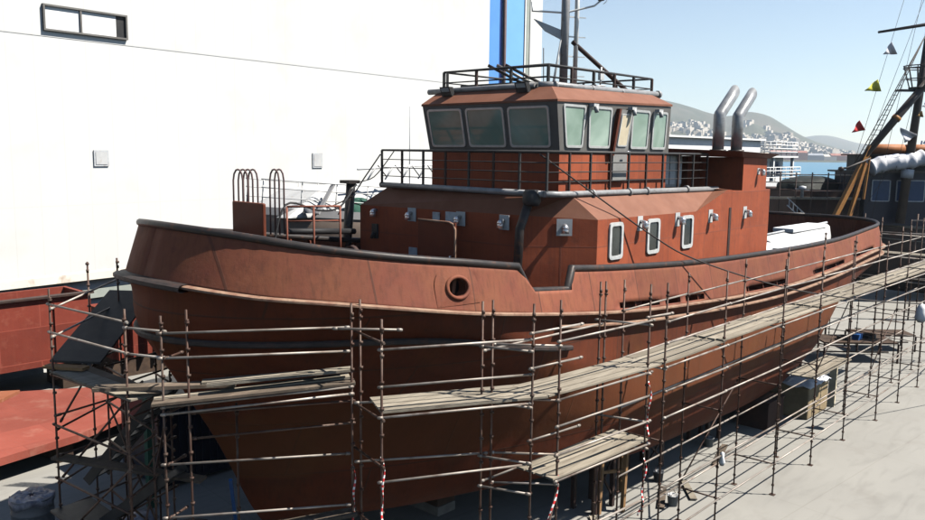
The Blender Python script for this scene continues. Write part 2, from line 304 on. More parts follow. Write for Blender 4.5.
# ------------------------------------------------------------------ camera (stands at the origin, 10 m up; ship axis = +x)
F_ = 830.; TH = math.radians(42.6); PT = math.atan(108/830.); RL = math.radians(.7)
Fv = V((math.cos(TH)*math.cos(PT), math.sin(TH)*math.cos(PT), -math.sin(PT)))
R0 = V((math.sin(TH), -math.cos(TH), 0)); U0 = R0.cross(Fv)
Rv = R0*math.cos(RL) + U0*math.sin(RL); Uv = Rv.cross(Fv)
cd = bpy.data.cameras.new('camera'); cam = bpy.data.objects.new('camera', cd); COL.objects.link(cam)
mw = Matrix((( Rv.x, Uv.x, -Fv.x, 0), (Rv.y, Uv.y, -Fv.y, 0), (Rv.z, Uv.z, -Fv.z, 10.), (0,0,0,1)))
cam.matrix_world = mw; cd.sensor_width = 36; cd.lens = F_/925*36; cd.clip_end = 20000; cd.clip_start = .1
S.camera = cam
def B(u, v, z): return V((.7361*v + .6769*u, .6769*v - .7361*u, z))   # background frame: u to the right, v away

# ------------------------------------------------------------------ interpolation helpers
def itp(x, t):
    if x <= t[0][0]: return t[0][1]
    if x >= t[-1][0]: return t[-1][1]
    for i in range(len(t)-1):
        if t[i][0] <= x <= t[i+1][0]:
            x0, y0 = t[i]; x1, y1 = t[i+1]; h = x1-x0; q = (x-x0)/h
            def sl(k):
                if k <= 0 or k >= len(t)-1:
                    k2 = 0 if k <= 0 else len(t)-2
                    return (t[k2+1][1]-t[k2][1])/(t[k2+1][0]-t[k2][0])
                return (t[k+1][1]-t[k-1][1])/(t[k+1][0]-t[k-1][0])
            m0, m1 = sl(i)*h, sl(i+1)*h
            return (2*q**3-3*q*q+1)*y0+(q**3-2*q*q+q)*m0+(-2*q**3+3*q*q)*y1+(q**3-q*q)*m1

# ================================================================== GROUND, SEA, HILLS
g = MB(); g.prism([(-70,-60),(110,-60),(110,24),(49,24),(49,40.6),(56,40.6),(56,90),(-70,90)], -2.5, 0)
struct(g.build('quay_ground', M['concrete']))
g = MB(); g.add([(-3000,-6000,-1.3),(9000,-6000,-1.3),(9000,9000,-1.3),(-3000,9000,-1.3)], [(0,1,2,3)])
struct(g.build('sea', M['sea']))
def px2u(px, d): return (px-462.5)/837.*d
def hill(name, ridge, d0, d1, m, seed, rough):
    rnd = random.Random(seed); rows = []; N_ = 90
    from mathutils import noise as nz
    for j in range(26):
        t = j/20.; d = d0+(d1-d0)*t; row = []
        for i in range(N_+1):
            px = ridge[0][0]+(ridge[-1][0]-ridge[0][0])*i/N_
            hy = 152.5+.0122*(px-462)-itp(px, ridge)        # px above horizon
            H = hy/837*d1 + 10
            s_ = t if t < 1 else max(0, 1-(t-1)*2.5)
            prof = (s_**1.25)
            n = nz.noise(V((px*.03+seed, t*3.1, 0)))*.5 + nz.noise(V((px*.09, t*8, seed)))*.25
            z = H*prof*(1+n*rough*(1-s_)) + n*H*rough*.3*(s_ < .98)
            row.append(B(px2u(px, d), d, max(-2, z if j else -3)))
        rows.append(row)
    g = MB(); g.grid(rows); return struct(g.build(name, m))
R1 = [(520,118),(560,104),(600,96),(640,98),(672,104),(690,109),(706,114),(725,117),(745,113),(765,117),(783,127),(803,138),(830,147),(850,152),(870,156)]
R2 = [(560,146),(700,144),(770,141),(800,138),(815,136),(830,137),(858,144),(890,146),(925,147),(1000,146),(1100,150)]
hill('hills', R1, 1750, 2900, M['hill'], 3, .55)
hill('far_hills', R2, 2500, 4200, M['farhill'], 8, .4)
# low shore strip
g = MB(); rows = []
for j, (d, z) in enumerate([(1640,-3),(1650,1.5),(1900,5),(2400,8)]): rows.append([B(px2u(px,d), d, z) for px in range(500, 1150, 30)])
g.grid(rows); struct(g.build('far_shore', M['hill']))
# town: houses one can tell apart by eye as dots on the slope
hm = []
for k, (w, d, h) in enumerate([(15,12,10),(22,12,14),(12,12,8),(30,14,17)]):
    for mm in ('facade1','facade2'):
        a = MB(); a.box((-w/2,-d/2,-6),(w/2,d/2,h)); a.box((-w/5,-d/5,h),(w/8,d/6,h+2.6)); 
        me_o = a.build('tmp', M[mm]); hm.append(me_o.data); bpy.data.objects.remove(me_o)
from mathutils import noise as nz
def hill_z(px, t):
    d = 1750+(2900-1750)*t; hy = 152.5+.0122*(px-462)-itp(px, R1); H = hy/837*2900+10
    n = nz.noise(V((px*.03+3, t*3.1, 0)))*.5 + nz.noise(V((px*.09, t*8, 3)))*.25
    return H*(t**1.25)*(1+n*.55*(1-t)) + n*H*.55*.3*(t < .98)
rr = random.Random(11)
def town_spot():
    while True:
        px = rr.uniform(652, 850); t = rr.random()**1.3*.72
        if nz.noise(V((px*.06, t*6, 2))) > -.12+.5*(t-.3): return px, t
for k in range(290):
    px, t = town_spot(); d = 1750+1150*t
    o = bpy.data.objects.new('hillside_house', hm[rr.randrange(8)]); COL.objects.link(o)
    o.location = B(px2u(px, d), d, max(2, hill_z(px, t))); o.rotation_euler.z = rr.uniform(0, 3)
    s = rr.uniform(.45, .95); o.scale = (s, s, s*rr.uniform(.7,1.2))
    tag(o, 'tiny pale house among many on the hazy hillside town', 'house', 'houses of the hillside town')
g = MB()
for k in range(1500):
    px, t = town_spot(); d = 1750+1150*t; c = B(px2u(px,d), d, max(2, hill_z(px,t))); s = rr.uniform(4, 8); h = rr.uniform(5,10)
    g.box((c.x-s, c.y-s*.8, c.z-5), (c.x+s, c.y+s*.8, c.z+h))
o = g.build('hillside_town', M['facade1']); struct(o, 'stuff'); tag(o, 'mass of tiny pale houses covering the hazy hillside', 'town')
# port sheds along the far shore
for k, (px, w, h, mm, lab) in enumerate([(786,75,17,'facade3','long rust red shed on the far shore'),(806,60,12,'facade4','grey shed on the far shore beside the rust red one'),
      (822,46,10,'facade1','pale low warehouse on the far shore'),(843,60,12,'facade3','short rust red shed on the far shore near the red pennant'),(862,70,9,'facade4','low grey harbour building at the right of the far shore'),(765,50,14,'facade1','pale harbour block on the shore beside the exhaust casing')]):
    c = B(px2u(px,1690),1690,0); e = (R0*w/2); f_ = B(0,1,0)*10; a = MB()
    a.hexa([c-e-f_, c+e-f_, c+e+f_, c-e+f_]+[p+V((0,0,h)) for p in (c-e-f_, c+e-f_, c+e+f_, c-e+f_)])
    rg = [c-e-f_, c+e-f_, c+e+f_, c-e+f_]
    a.loft([p+V((0,0,h)) for p in rg], [c-e+V((0,0,h+4)), c+e+V((0,0,h+4)), c+e+V((0,0,h+4.01)), c-e+V((0,0,h+4.01))], False, True)
    tag(a.build('harbour_shed', M[mm]), lab, 'shed', 'sheds on the far shore')
# far blue crane at the right edge
t = thing('harbour_crane', B(px2u(921,600),600,0), 'blue lattice harbour crane far off at the right edge', 'crane')
c = B(px2u(921,600),600,0)
a = MB()
for sx in (-4,4):
    a.bar(c+R0*sx, c+R0*sx*.3+V((0,0,22)), .9,.9); a.bar(c+R0*sx, c-R0*sx*.6+V((0,0,12)), .5,.5)
a.build('tower', M['cranefar'], t)
a = MB(); a.bar(c+V((0,0,20)), c+R0*9+V((0,0,32)), .8,.8); a.build('jib', M['cranefar'], t)

# ================================================================== WHITE HALL
WY = lambda x: 38.0+(x-12)*.086
wd = V((1, .086, 0)).normalized(); wn = V((-.086*-1, -1, 0)).normalized(); wn = V((.0857,-.9963,0))
hall = thing('white_hall', (20, WY(20), 0), 'huge plain white clad shipyard hall with blue door bay at its right end', 'building')
def W(x, z, off=0.): # point on the wall face
    return V((x, WY(x), z)) + wn*off
XE = 54.3; XB = 47.24
def wbox(a, x0, x1, z0, z1, o0, o1):
    a.hexa([W(x0,z0,o1),W(x1,z0,o1),W(x1,z0,o0),W(x0,z0,o0),W(x0,z1,o1),W(x1,z1,o1),W(x1,z1,o0),W(x0,z1,o0)])
Xb = XB
a = MB(); wbox(a, -30, Xb, 0, 26, -14, 0); a.build('wall', M['cladding'], hall)
a = MB(); wbox(a, -30, Xb, 14.74, 14.77, 0, .015); a.build('drip_rail', M['offwhite'], hall)
a = MB(); wbox(a, -30, Xb, 4.0, 4.35, 0, .5); a.build('ledge', M['quaywall'], hall)
a = MB(); wbox(a, -30, Xb, 3.1, 3.5, 0.0, .25); a.build('pipe_casing', M['greycol'], hall)
for (x0, x1, z0, z1) in [(16.7,17.41,9.15,9.88),(29.93,30.69,8.98,9.83)]:
    p = MB(); wbox(p, x0, x1, z0, z1, .0, .06); fr = p.build('wall_vent', M['greyplate'], hall)
    p = MB(); wbox(p, x0+.08, x1-.08, z0+.08, z1-.08, .06, .08); p.build('louvre', M['offwhite'], fr)
# long window
x0, x1, z0, z1 = 14.77, 18.49, 15.07, 16.03
p = MB()
wbox(p, x0, x1, z0-.08, z0, .0, .14); wbox(p, x0, x1, z1, z1+.08, 0, .14); wbox(p, x0-.08, x0, z0-.08, z1+.08, 0, .14); wbox(p, x1, x1+.08, z0-.08, z1+.08, 0, .14)
wbox(p, x0+1.55, x0+1.63, z0, z1, 0, .12)
fr = p.build('long_window', M['band'], hall)
p = MB(); wbox(p, x0, x1-.45, z0, z1, .0, .04); p.build('blind', M['white'], fr)
p = MB(); wbox(p, x1-.45, x1, z0, z1, .0, .03); p.build('open_pane', M['blacksteel'], fr)
# blue bay at the right end
def bay(x0, x1, m, nm, off=0., z1=26): 
    p = MB(); wbox(p, x0, x1, 0, z1, -14, off); p.build(nm, M[m], hall)
bay(Xb, 48.63, 'blue1', 'blue_panel', -.06); bay(48.63, 48.89, 'navy', 'navy_strip', -.03)
p = MB(); p.tube([W(49.02,0,.12), W(49.02,26,.12)], .13, 8); p.build('downpipe', M['brownpost'], hall)
bay(48.89, 51.86, 'blue2', 'blue_panel', -.05); bay(51.86, 52.0, 'white', 'trim_post', .03); bay(52.0, 52.56, 'greycol', 'column', .0)
bay(52.56, XE, 'cladding', 'corner_panel', .05)

# ================================================================== RED STEEL SECTIONS AT LEFT
t = thing('hull_block', (8,36,0), 'open topped red steel hull block standing in front of the white hall', 'hull block')
a = MB(); a.box((-8,34.7,1.15),(14.7,34.85,3.95)); a.box((14.55,34.85,1.15),(14.7,37.2,3.95)); a.box((-8,37.05,1.15),(14.55,37.2,3.95)); a.box((-8,34.85,1.15),(14.55,37.05,1.3))
a.build('plating', M['redblock'], t)
a = MB(); a.box((-8,34.55,3.95),(14.8,34.9,4.03)); a.build('coaming', M['darksteel'], t)
for k in range(9): 
    a = MB(); x = -6+k*2.4; a.box((x,34.62,1.3),(x+.08,34.7,3.7)); a.build('stiffener', M['redblock'], t)
for x in (-6,-1,4,9,13.5):
    a = MB(); a.box((x,34.9,0),(x+.8,36.6,1.15)); a.build('support', M['darkwood'], t)
t = thing('hull_block', (18,36,0), 'small red ribbed steel section between the hull block and the bow', 'hull block')
a = MB(); a.box((15.6,34.8,.9),(24,37.2,3.0)); a.build('plating', M['redblock'], t)
for k in range(12):
    a = MB(); x = 15.7+k*.65; a.prism([(x,34.45),(x+.1,34.45),(x+.1,34.8),(x,34.8)], .9, 3.2); a.build('rib', M['redblock'], t)
a = MB(); a.box((15.6,34.9,0),(24,36.8,.9)); a.build('support', M['darkwood'], t)
t = thing('steel_slab', (9,30,0), 'low flat red steel deck panel lying in front of the hull block', 'steel panel')
P0 = [(-2,24.2),(7.9,25.9),(10.6,26.4),(13.9,27.9),(14.6,30.6),(9.5,33.7),(-2,33.7)]
a = MB(); a.prism(P0, .62, .86); a.build('plate', M['redslab'], t)
a = MB(); a.prism([(-2,31.2),(9.6,31.3),(11.0,32.5),(9.4,33.5),(-2,33.5)], .864, .98); a.build('orange_plate', M['orangeslab'], t)
a = MB(); a.prism([(2,28.9),(7.6,29.9),(8.6,31.0),(2,30.9)], .864, .93); a.build('orange_plate', M['orangeslab'], t)
a = MB()
for x in (0,3.5,7,10): a.box((x,26.6,0),(x+.5,32.8,.62))
a.build('support', M['darkwood'], t)
t = thing('steel_bench', (16,30,0), 'small red steel table beside the deck panel behind the stair tower', 'steel stand')
a = MB(); a.box((14.9,28.8,.75),(18.5,30.3,.9)); a.build('top', M['redslab'], t)
for x, y in ((15.05,28.95),(18.3,28.95),(15.05,30.1),(18.3,30.1)):
    a = MB(); a.box((x-.06,y-.06,0),(x+.06,y+.06,.75)); a.build('leg', M['redblock'], t)

for k, (x, y, w_, d_2, h_, m_, lab) in enumerate(((4.5,30.6,1.2,.5,.12,'redblock','small red plate lying on the steel slab near its back'),(7.9,28.6,.9,.9,.1,'darksteel','dark square plate lying in the middle of the red slab'),(1.8,27.4,1.6,.3,.15,'redblock','narrow red beam lying on the front of the red slab'))):
    a = MB(); a.box((x,y,.985 if k == 5 else .87),(x+w_,y+d_2,.87+h_+.14)); tag(a.build('steel_offcut', M[m_], None, bevel=.015), lab, 'steel plate', 'offcuts on the red slab')
# ================================================================== THE TUG
YC = 16.0
tug = thing('tugboat', (25, YC, 0), 'large tugboat in brown red primer propped up on the quay inside scaffolding', 'tugboat')
def zr(x): return itp(x, [(8.2,8.46),(8.8,8.34),(9.9,8.10),(11.3,7.88),(12.9,7.68),(14.6,7.45),(17,7.18),(20,6.96),(23.4,6.78),(28.6,6.65),(33,6.61),(37,6.66),(41,6.83),(43.6,7.02)])
def zs(x): return itp(x, [(7.8,7.39),(8.4,7.27),(8.9,7.18),(9.7,7.09),(10.9,6.93),(12.97,6.61),(16.4,6.15),(19.5,5.83),(22.9,5.61),(26,5.46),(29.4,5.38),(33,5.45),(37.5,5.64),(41,5.8),(43.8,5.96)])
# x stations shared by every line
NB, NE = 22, 12
mids = [14+ (40.9-14)*i/90 for i in range(91)]
for q in (14.49,14.98,16.47,16.62): mids.append(q)
mids = sorted(mids)
def line(x0, Bm, zf, xe, be, xc=14., p=1.0, rs=1.6):
    pts = []
    for i in range(NB):
        th = PI/2*i/NB
        pts.append((xc-(xc-x0)*math.cos(th), Bm*math.sin(th)**p))
    x_m1 = xe-1.6*1.7
    for q in mids:
        u = (q-14)/(40.9-14); x = xc+(x_m1-xc)*u if xc != 14. or abs(xe-43.6) > .3 else q
        if xc == 14.: x = q if x_m1 >= 40.7 else 14+(x_m1-14)*u
        w = max(0, (u-.75)/.25); b = Bm + (be-Bm)*(w*w*(3-2*w))
        pts.append((x, b))
    xl, bl = pts[-1]
    for i in range(1, NE+1):
        th = PI/2*i/NE
        pts.append((xl+(xe-xl)*math.sin(th)**.8, bl*max(0,math.cos(th))**.55))
    return [(x, b, zf(x)) for x, b in pts]
def zf(t): return lambda x: itp(x, t)
L0 = line(8.21, 4.35, zr, 43.5, 4.1)
L1 = line(7.86, 4.62, zs, 43.7, 4.35)
L2 = line(7.98, 4.55, lambda x: zs(x)-.32, 43.55, 4.3)
L3 = line(7.95, 4.50, zf([(7.9,6.2),(12,6.08),(16,5.35),(22,4.75),(30,4.45),(37,4.75),(43,5.3)]), 43.2, 4.2, xc=15.5, p=1.12)
L4 = line(8.65, 4.48, zf([(8.6,4.9),(12,4.7),(16,4.1),(22,3.6),(30,3.5),(37,4.1),(42,5.05)]), 42.4, 3.9, xc=19.5, p=1.4)
L5 = line(9.45, 4.35, zf([(9.4,3.5),(12,3.4),(16,3.0),(22,2.4),(30,2.3),(34,2.8),(38,3.9),(41,4.8)]), 41.2, 3.2, xc=21.5, p=1.45)
L6 = line(10.2, 3.75, zf([(10.2,1.9),(12,1.6),(16,1.4),(22,1.1),(30,1.05),(33,1.7),(37,3.4),(40,4.6)]), 40, 2.2, xc=23, p=1.55)
L7 = line(10.7, .25, zf([(10.7,1.1),(12.5,.9),(18,.85),(30,.8),(33,1.3),(37,3.2),(39,4.4)]), 39, .2, xc=20, p=1.)
def side(Lx, sg): return [V((x, YC+sg*b, z)) for x, b, z in Lx]
# hull below the fender: finer rows between control lines
def crv(pts, n):
    out = []
    for i in range(len(pts)-1):
        p0 = pts[max(0,i-1)]; p1 = pts[i]; p2 = pts[i+1]; p3 = pts[min(len(pts)-1,i+2)]
        for k in range(n):
            t = k/n
            out.append(.5*((2*p1)+(-p0+p2)*t+(2*p0-5*p1+4*p2-p3)*t*t+(-p0+3*p1-3*p2+p3)*t**3))
    out.append(pts[-1]); return out
a = MB()
for sg in (-1, 1):
    ls = [side(l, sg) for l in (L1, L2, L3, L4, L5, L6, L7)]
    rows = [crv([l[i] for l in ls], 4) for i in range(len(L0))]
    a.grid(rows if sg > 0 else [r[::-1] for r in rows])
# keel strip closing the bottom
kp = side(L7,-1); ks = side(L7,1); a.grid([[p, q] for p, q in zip(kp, ks)])
hull = a.build('hull', M['hull'], tug)
# bulwark: rows from deck edge to rail, holes for the freeing ports and the chock, a dip amidships
SLOT = [(18.6,20.5),(20.75,21.9),(22.0,23.3),(26.2,29.6),(32.3,35.9),(37.2,40.4)]
def ztop(x):
    if 14.98 <= x <= 16.47: return 6.84-(x-14.98)*.09
    if 14.49 < x < 14.98: return zr(14.49)+(6.84-zr(14.49))*(x-14.49)/.49
    if 16.47 < x < 16.62: return 6.71+(zr(16.62)-6.71)*(x-16.47)/.15
    return zr(x)
T = [0,.07,.20,.3,.42,.56,.7,.85,1]
a = MB(); chock = (12.5, 7.2)
for sg in (-1, 1):
    rows = []
    for i in range(len(L0)):
        x0, b0, z0 = L1[i]; x1, b1, z1 = L0[i]
        if NB <= i < NB+len(mids): 
            zt = ztop(x1) if sg < 0 else z1
            k = (zt-z0)/(z1-z0)
        else: k = 1
        rows.append([V((x0+(x1-x0)*t*k, YC+sg*(b0+(b1-b0)*t*k), z0+(z1-z0)*t*k)) for t in T])
    def skip(i, j, rows=rows, sg=sg):
        c = (rows[i][j]+rows[i+1][j+1])*.5
        if j == 1:
            for s0, s1 in SLOT:
                if s0 < c.x < s1: return True
        if abs(c.x-chock[0]) < .30 and abs(c.z-chock[1]) < .22 and sg < 0: return True
        return False
    a.grid(rows if sg < 0 else [r for r in rows], skip=skip)
a.build('bulwark', M['bulwark'], tug, solid=.03, soff=0, recalc=True)
# bulwark stays on the inside
for sg in (-1, 1):
    for i in range(4, len(L0)-3, 4):
        x, b, z = L0[i]; x0, b0, z0 = L1[i]
        if sg < 0 and 14 < x < 17.2: continue
        a = MB(); a.add([(x0, YC+sg*(b0-.06), z0),(x0+.0, YC+sg*(b0-.6), z0),(x, YC+sg*(b-.12), z-.08),(x, YC+sg*(b-.04), z-.08),
             (x0+.04, YC+sg*(b0-.06), z0),(x0+.04, YC+sg*(b0-.6), z0),(x+.04, YC+sg*(b-.12), z-.08),(x+.04, YC+sg*(b-.04), z-.08)],
             [(0,1,2,3),(7,6,5,4),(0,4,5,1),(1,5,6,2),(2,6,7,3),(3,7,4,0)]); a.build('bulwark_stay', M['houseflat'], tug)
# capping rail
pr = [V((x, YC+b, z)) for x, b, z in reversed(L0)]
pp = []
for i, (x, b, z) in enumerate(L0):
    pp.append(V((x, YC-b, ztop(x) if NB <= i < NB+len(mids) else z)))
path = pp[::-1][:-1] + [V((x, YC+b, z)) for x, b, z in L0]
path = [p for k, p in enumerate(path) if k == 0 or (p-path[k-1]).length > .05]
a = MB(); a.tube(path, .082, 10); a.build('capping_rail', M['rail'], tug)
# fender bars (top and lower) and the bow guard
def sweep(Lx, dz, w, h, i0=0, i1=None, out=.0):
    a = MB(); pts = [V((x, -b, z+dz)) for x, b, z in Lx][i0:i1][::-1]
    if i0 == 0: pts = pts[:-1] + [V((x, b, z+dz)) for x, b, z in Lx][i0:i1]
    rows = []
    for i, p in enumerate(pts):
        d = (pts[min(i+1,len(pts)-1)]-pts[max(i-1,0)]); n = V((-d.y, d.x, 0)).normalized()
        if n.dot(V((p.x-25, p.y*6, 0))) < 0: n = -n
        q = V((p.x, YC+p.y, p.z))
        prof = [(-.04,0),(w*.75,0),(w,-h*.25),(w,-h*.75),(w*.75,-h),(-.04,-h)]
        rows.append([q+n*(o+out)+V((0,0,z)) for o, z in prof]+[q+n*(-.04+out)])
    a.grid(rows, smooth=False); return a
sweep(L1, .04, .15, .075).build('fender_bar', M['strake'], tug)
sweep(L2, .05, .17, .08, NB+8).build('fender_bar', M['strake'], tug)

sweep(L3, .06, .12, .13, 0, NB+6).build('bow_guard', M['guard'], tug)
sweep(L1, .06, .26, .15, 0, 5, out=.0).build('bow_fender', M['guard'], tug)
# deck
a = MB(); rows = [[V((x, YC-b+.03, z-.02)), V((x, YC, z+.03)), V((x, YC+b-.03, z-.02))] for x, b, z in L1]
a.grid(rows); a.build('deck', M['deck'], tug)
# chock
cx, cz = chock; 
def ys(x, z):   # outer bulwark surface, port
    t = min(1, max(0, (z-zs(x))/(zr(x)-zs(x)))); bb = 4.62+(4.35-4.62)*t
    if x < 14: bb *= math.sqrt(max(0, 1-((14-x)/6.0)**2))
    return YC-bb
a = MB(); ring = []
for k in range(24):
    th = 2*PI*k/24; ring.append(V((cx+.28*math.cos(th), 0, cz+.21*math.sin(th)*(1.05))))
rg = [V((p.x, ys(p.x,p.z)-.05, p.z)) for p in ring]; a.tube(rg, .045, 8, closed=True)
out_ = []; 
for k in range(24):
    th = 2*PI*k/24; c_, s_ = math.cos(th), math.sin(th); m_ = max(abs(c_), abs(s_)); w_ = .52
    x_ = cx+c_/m_*.56; z_ = cz+s_/m_*(.36 if s_ < 0 else .34)
    if s_ > 0: x_ = cx+.56*(abs(c_)**.6)*(1 if c_ > 0 else -1); z_ = cz+.42*s_
    out_.append(V((x_, ys(x_,z_)-.03, z_)))
a.add(rg+out_, [(k,(k+1)%24,24+(k+1)%24,24+k) for k in range(24)])
inn = [p+V((0,.28,0)) for p in rg]; a.add(rg+inn, [(k,(k+1)%24,24+(k+1)%24,24+k) for k in range(24)], True)
ck = a.build('chock', M['bulwark'], tug)
a = MB(); a.box((cx-.5, ys(cx,cz)+.32, cz-.4),(cx+.5, ys(cx,cz)+.36, cz+.4)); a.build('chock_dark_backing', M['darksteel'], ck)  # dark plate behind the hole, in place of its inner shade
a = MB(); a.bar((cx+.05, ys(cx,cz)+.2, cz-.2),(cx+.12, ys(cx,cz)+.2, cz+.24), .12,.1); a.build('chock_roller', M['pinktop'], ck)

# ---- deckhouse
zd = 5.5
low = [(17.15,20.2),(17.35,13.85),(18.78,12.36),(30.0,12.36),(30.0,19.64),(18.78,20.2)]
lowz = [8.3,8.34,8.24,8.20,8.20,8.3]
top = [(17.6,19.4),(17.6,13.05),(18.4,12.98),(26.9,12.98),(26.9,19.1),(18.4,19.15)]
A0 = [V((x,y,zd)) for x,y in low]; A1 = [V((x,y,z)) for (x,y),z in zip(low,lowz)]
low5 = [0,1,2]
a = MB(); a.loft(A0, A1, False, False)
dh = a.build('deckhouse', M['house'], tug)
# sloping shoulder
B1 = [V((x,y,8.88)) for x,y in top]; B1[1].x=17.5; B1.insert(3, V((24.3,12.98,8.88)))
a = MB(); n = 6
K = [V((17.15,20.2,8.3)), V((17.35,13.85,8.34)), V((18.78,12.36,8.24)), V((24.3,12.36,8.2)), V((26.55,12.36,8.86)), V((26.55,19.9,8.86)), V((18.78,20.2,8.3))]
a.add(K+B1, [(0,1,8,7),(1,2,9,8),(2,3,10,9),(3,4,11,10),(4,5,12,11),(5,6,13,12),(6,0,7,13),(7,8,9,10,11,12,13)])
a.build('deckhouse_shoulder', M['pinktop'], dh)
a = MB(); a.add([V((24.3,12.357,8.2)),V((26.86,12.357,8.2)),V((26.86,12.357,8.84)),V((26.55,12.357,8.86)),V((24.3,12.9,8.2)),V((26.86,12.9,8.2)),V((26.86,12.9,8.84)),V((26.55,12.9,8.86))], [(0,1,2,3),(7,6,5,4),(2,3,7,6)]); a.build('upper_wall', M['house'], dh)
a = MB(); a.box((26.86,12.355,5.5),(30.0,14.9,8.80)); a.build('engine_casing', M['house'], dh)
a = MB(); a.box((26.7,12.34,5.5),(26.85,12.36,8.25)); a.build('seam_strip', M['darksteel'], dh)
# grey edge pipe round the upper deck
a = MB(); a.tube([(17.45,19.55,8.96),(17.35,17,8.96),(17.35,13.1,8.94)], .085, 10); a.build('edge_pipe', M['greypipe'], dh)
a = MB(); a.tube([(17.3,13.05,8.94),(17.9,12.95,8.92),(26.9,12.93,8.86)], .085, 10)
for x in (19.3,21.2,22.2,24.7): a.tube([(x,12.95,8.9),(x+.12,12.95,8.9)], .12, 10)
a.build('edge_pipe', M['greypipe'], dh)
a = MB(); a.lathe((17.28,13.45,8.62), [(0,0),(.2,0),(.24,.1),(.24,.32),(.18,.42),(0,.42)], 16); a.build('pipe_head', M['blacksteel'], dh)
a = MB(); a.tube([(17.22,13.5,8.7),(17.02,13.62,8.0),(16.98,13.7,5.6)], .12, 10); a.build('vent_pipe', M['rail'], dh)
a = MB(); a.tube([(16.9,20.35,8.98),(16.75,20.5,6.0)], .15, 10); a.box((16.65,20.15,8.98),(17.1,20.6,9.08)); a.build('vent_pipe', M['rail'], dh)
# upper deck sheet
a = MB(); a.box((17.5,13.0,8.84),(26.9,19.1,8.885)); a.build('upper_deck', M['deck'], dh)

def rrect(cs, inset, r, n=5):
    """rounded quad inside the quad cs (bl, br, tr, tl), inset in metres"""
    c = [V(p) for p in cs]; out = []
    q = []
    for i in range(4):
        p = c[i]; a_ = (c[(i+1)%4]-p).normalized(); b_ = (c[i-1]-p).normalized()
        q.append(p+(a_+b_)*inset)
    for i in range(4):
        p = q[i]; a_ = (q[i-1]-p).normalized(); b_ = (q[(i+1)%4]-p).normalized()
        s = p+a_*r; e = p+b_*r
        for k in range(n+1):
            t = k/n; out.append((1-t)**2*s+2*t*(1-t)*p+t*t*e)
    return out
def window(parent, cs, fw=.06, r=.12, proud=.04, fm='frame', gm='glass', name='window'):
    c = [V(p) for p in cs]; nrm = (c[1]-c[0]).cross(c[3]-c[0]).normalized()
    o_ = rrect(cs, 0, r); i_ = rrect(cs, fw, max(.02, r-fw*.5)); n = len(o_); a = MB()
    ot = [p+nrm*proud for p in o_]; it = [p+nrm*proud for p in i_]; ib = [p+nrm*.012 for p in i_]
    vs = o_+ot+it+ib; fs = []
    for k in range(n):
        m_ = (k+1)%n; fs += [(k,m_,n+m_,n+k),(n+k,n+m_,2*n+m_,2*n+k),(2*n+k,2*n+m_,3*n+m_,3*n+k)]
    a.add(vs, fs); w = a.build(name, M[fm], parent, recalc=False)
    g_ = MB(); g_.add([p+nrm*.015 for p in i_], [tuple(range(n))]); g_.build('pane', M[gm], w)
    return w
YS = 12.36
for x0, x1 in ((19.33,20.02),(21.34,22.05),(23.43,24.13)):
    window(dh, [(x0,YS,7.1),(x1,YS,7.1),(x1,YS,8.13),(x0,YS,8.13)], fw=.10, r=.14, proud=.05, gm='glassdark')
def lamp(parent, p, n, s=.13, plate=(.34,.4)):
    p = V(p); n = V(n).normalized(); r = n.cross(V((0,0,1))).normalized(); u = V((0,0,1))
    a = MB(); c = [p-r*plate[0]/2-u*plate[1]/2, p+r*plate[0]/2-u*plate[1]/2, p+r*plate[0]/2+u*plate[1]/2, p-r*plate[0]/2+u*plate[1]/2]
    a.hexa(c+[q+n*.015 for q in c]); lp = a.build('lamp_plate', M['offwhite'], parent)
    a = MB(); q = p+n*.02+u*.05; a.tube([q, q+n*.09, q+n*.16-u*.03, q+n*.2-u*.1], [s*.35,s*.4,s*.5,s*.6], 12); a.tube([q+n*.14-u*.02, q+n*.17-u*.2], [s*.6,s*.7], 12)
    a.build('wall_lamp', M['chrome'], lp)
for y in (19.46,17.89,15.9,14.3): lamp(dh, (17.2,y,8.13), (-1,0,0.0))
a = MB(); a.box((17.19,16.75,7.98),(17.22,17.02,8.26)); a.build('small_plate', M['greyplate'], dh)
a = MB(); a.box((17.195,16.05,7.95),(17.215,16.5,8.3)); a.build('small_plate', M['greyplate'], dh)
for x in (20.95,23.15,25.35,27.95): lamp(dh, (x,YS,8.03), (0,-1,0), s=.14, plate=(.28,.42))
lamp(dh, (18.15,13.0,8.03), (-.72,-.69,0), s=.15, plate=(.42,.45))
# doorway frame on the front and small fittings
a = MB(); a.box((16.2,15.18,5.9),(16.25,16.6,8.1)); od = a.build('open_door', M['houseflat'], dh)
a = MB(); a.tube([(16.2,16.6,8.12),(16.2,15.4,8.11),(16.2,15.25,8.06),(16.2,15.18,7.92),(16.2,15.17,6.0)], .032, 8); a.build('sunlit_door_edge', M['strake'], od)  # paler tube puts the sunlit rim of the door into the colour
a = MB(); a.tube([(16.2,15.3,7.0),(16.12,15.3,7.0),(16.12,15.3,7.2),(16.2,15.3,7.2)], .015, 6); a.build('handle', M['chrome'], od)
a = MB(); a.box((17.13,17.62,6.6),(17.17,17.95,7.15)); a.build('hatch_plate', M['greyplate'], dh)
a = MB(); a.box((17.1,19.35,7.3),(17.16,19.6,7.75)); a.tube([(17.05,19.45,7.5),(17.0,19.5,7.3)], .05, 8); a.build('junction_box', M['rubber'], dh)
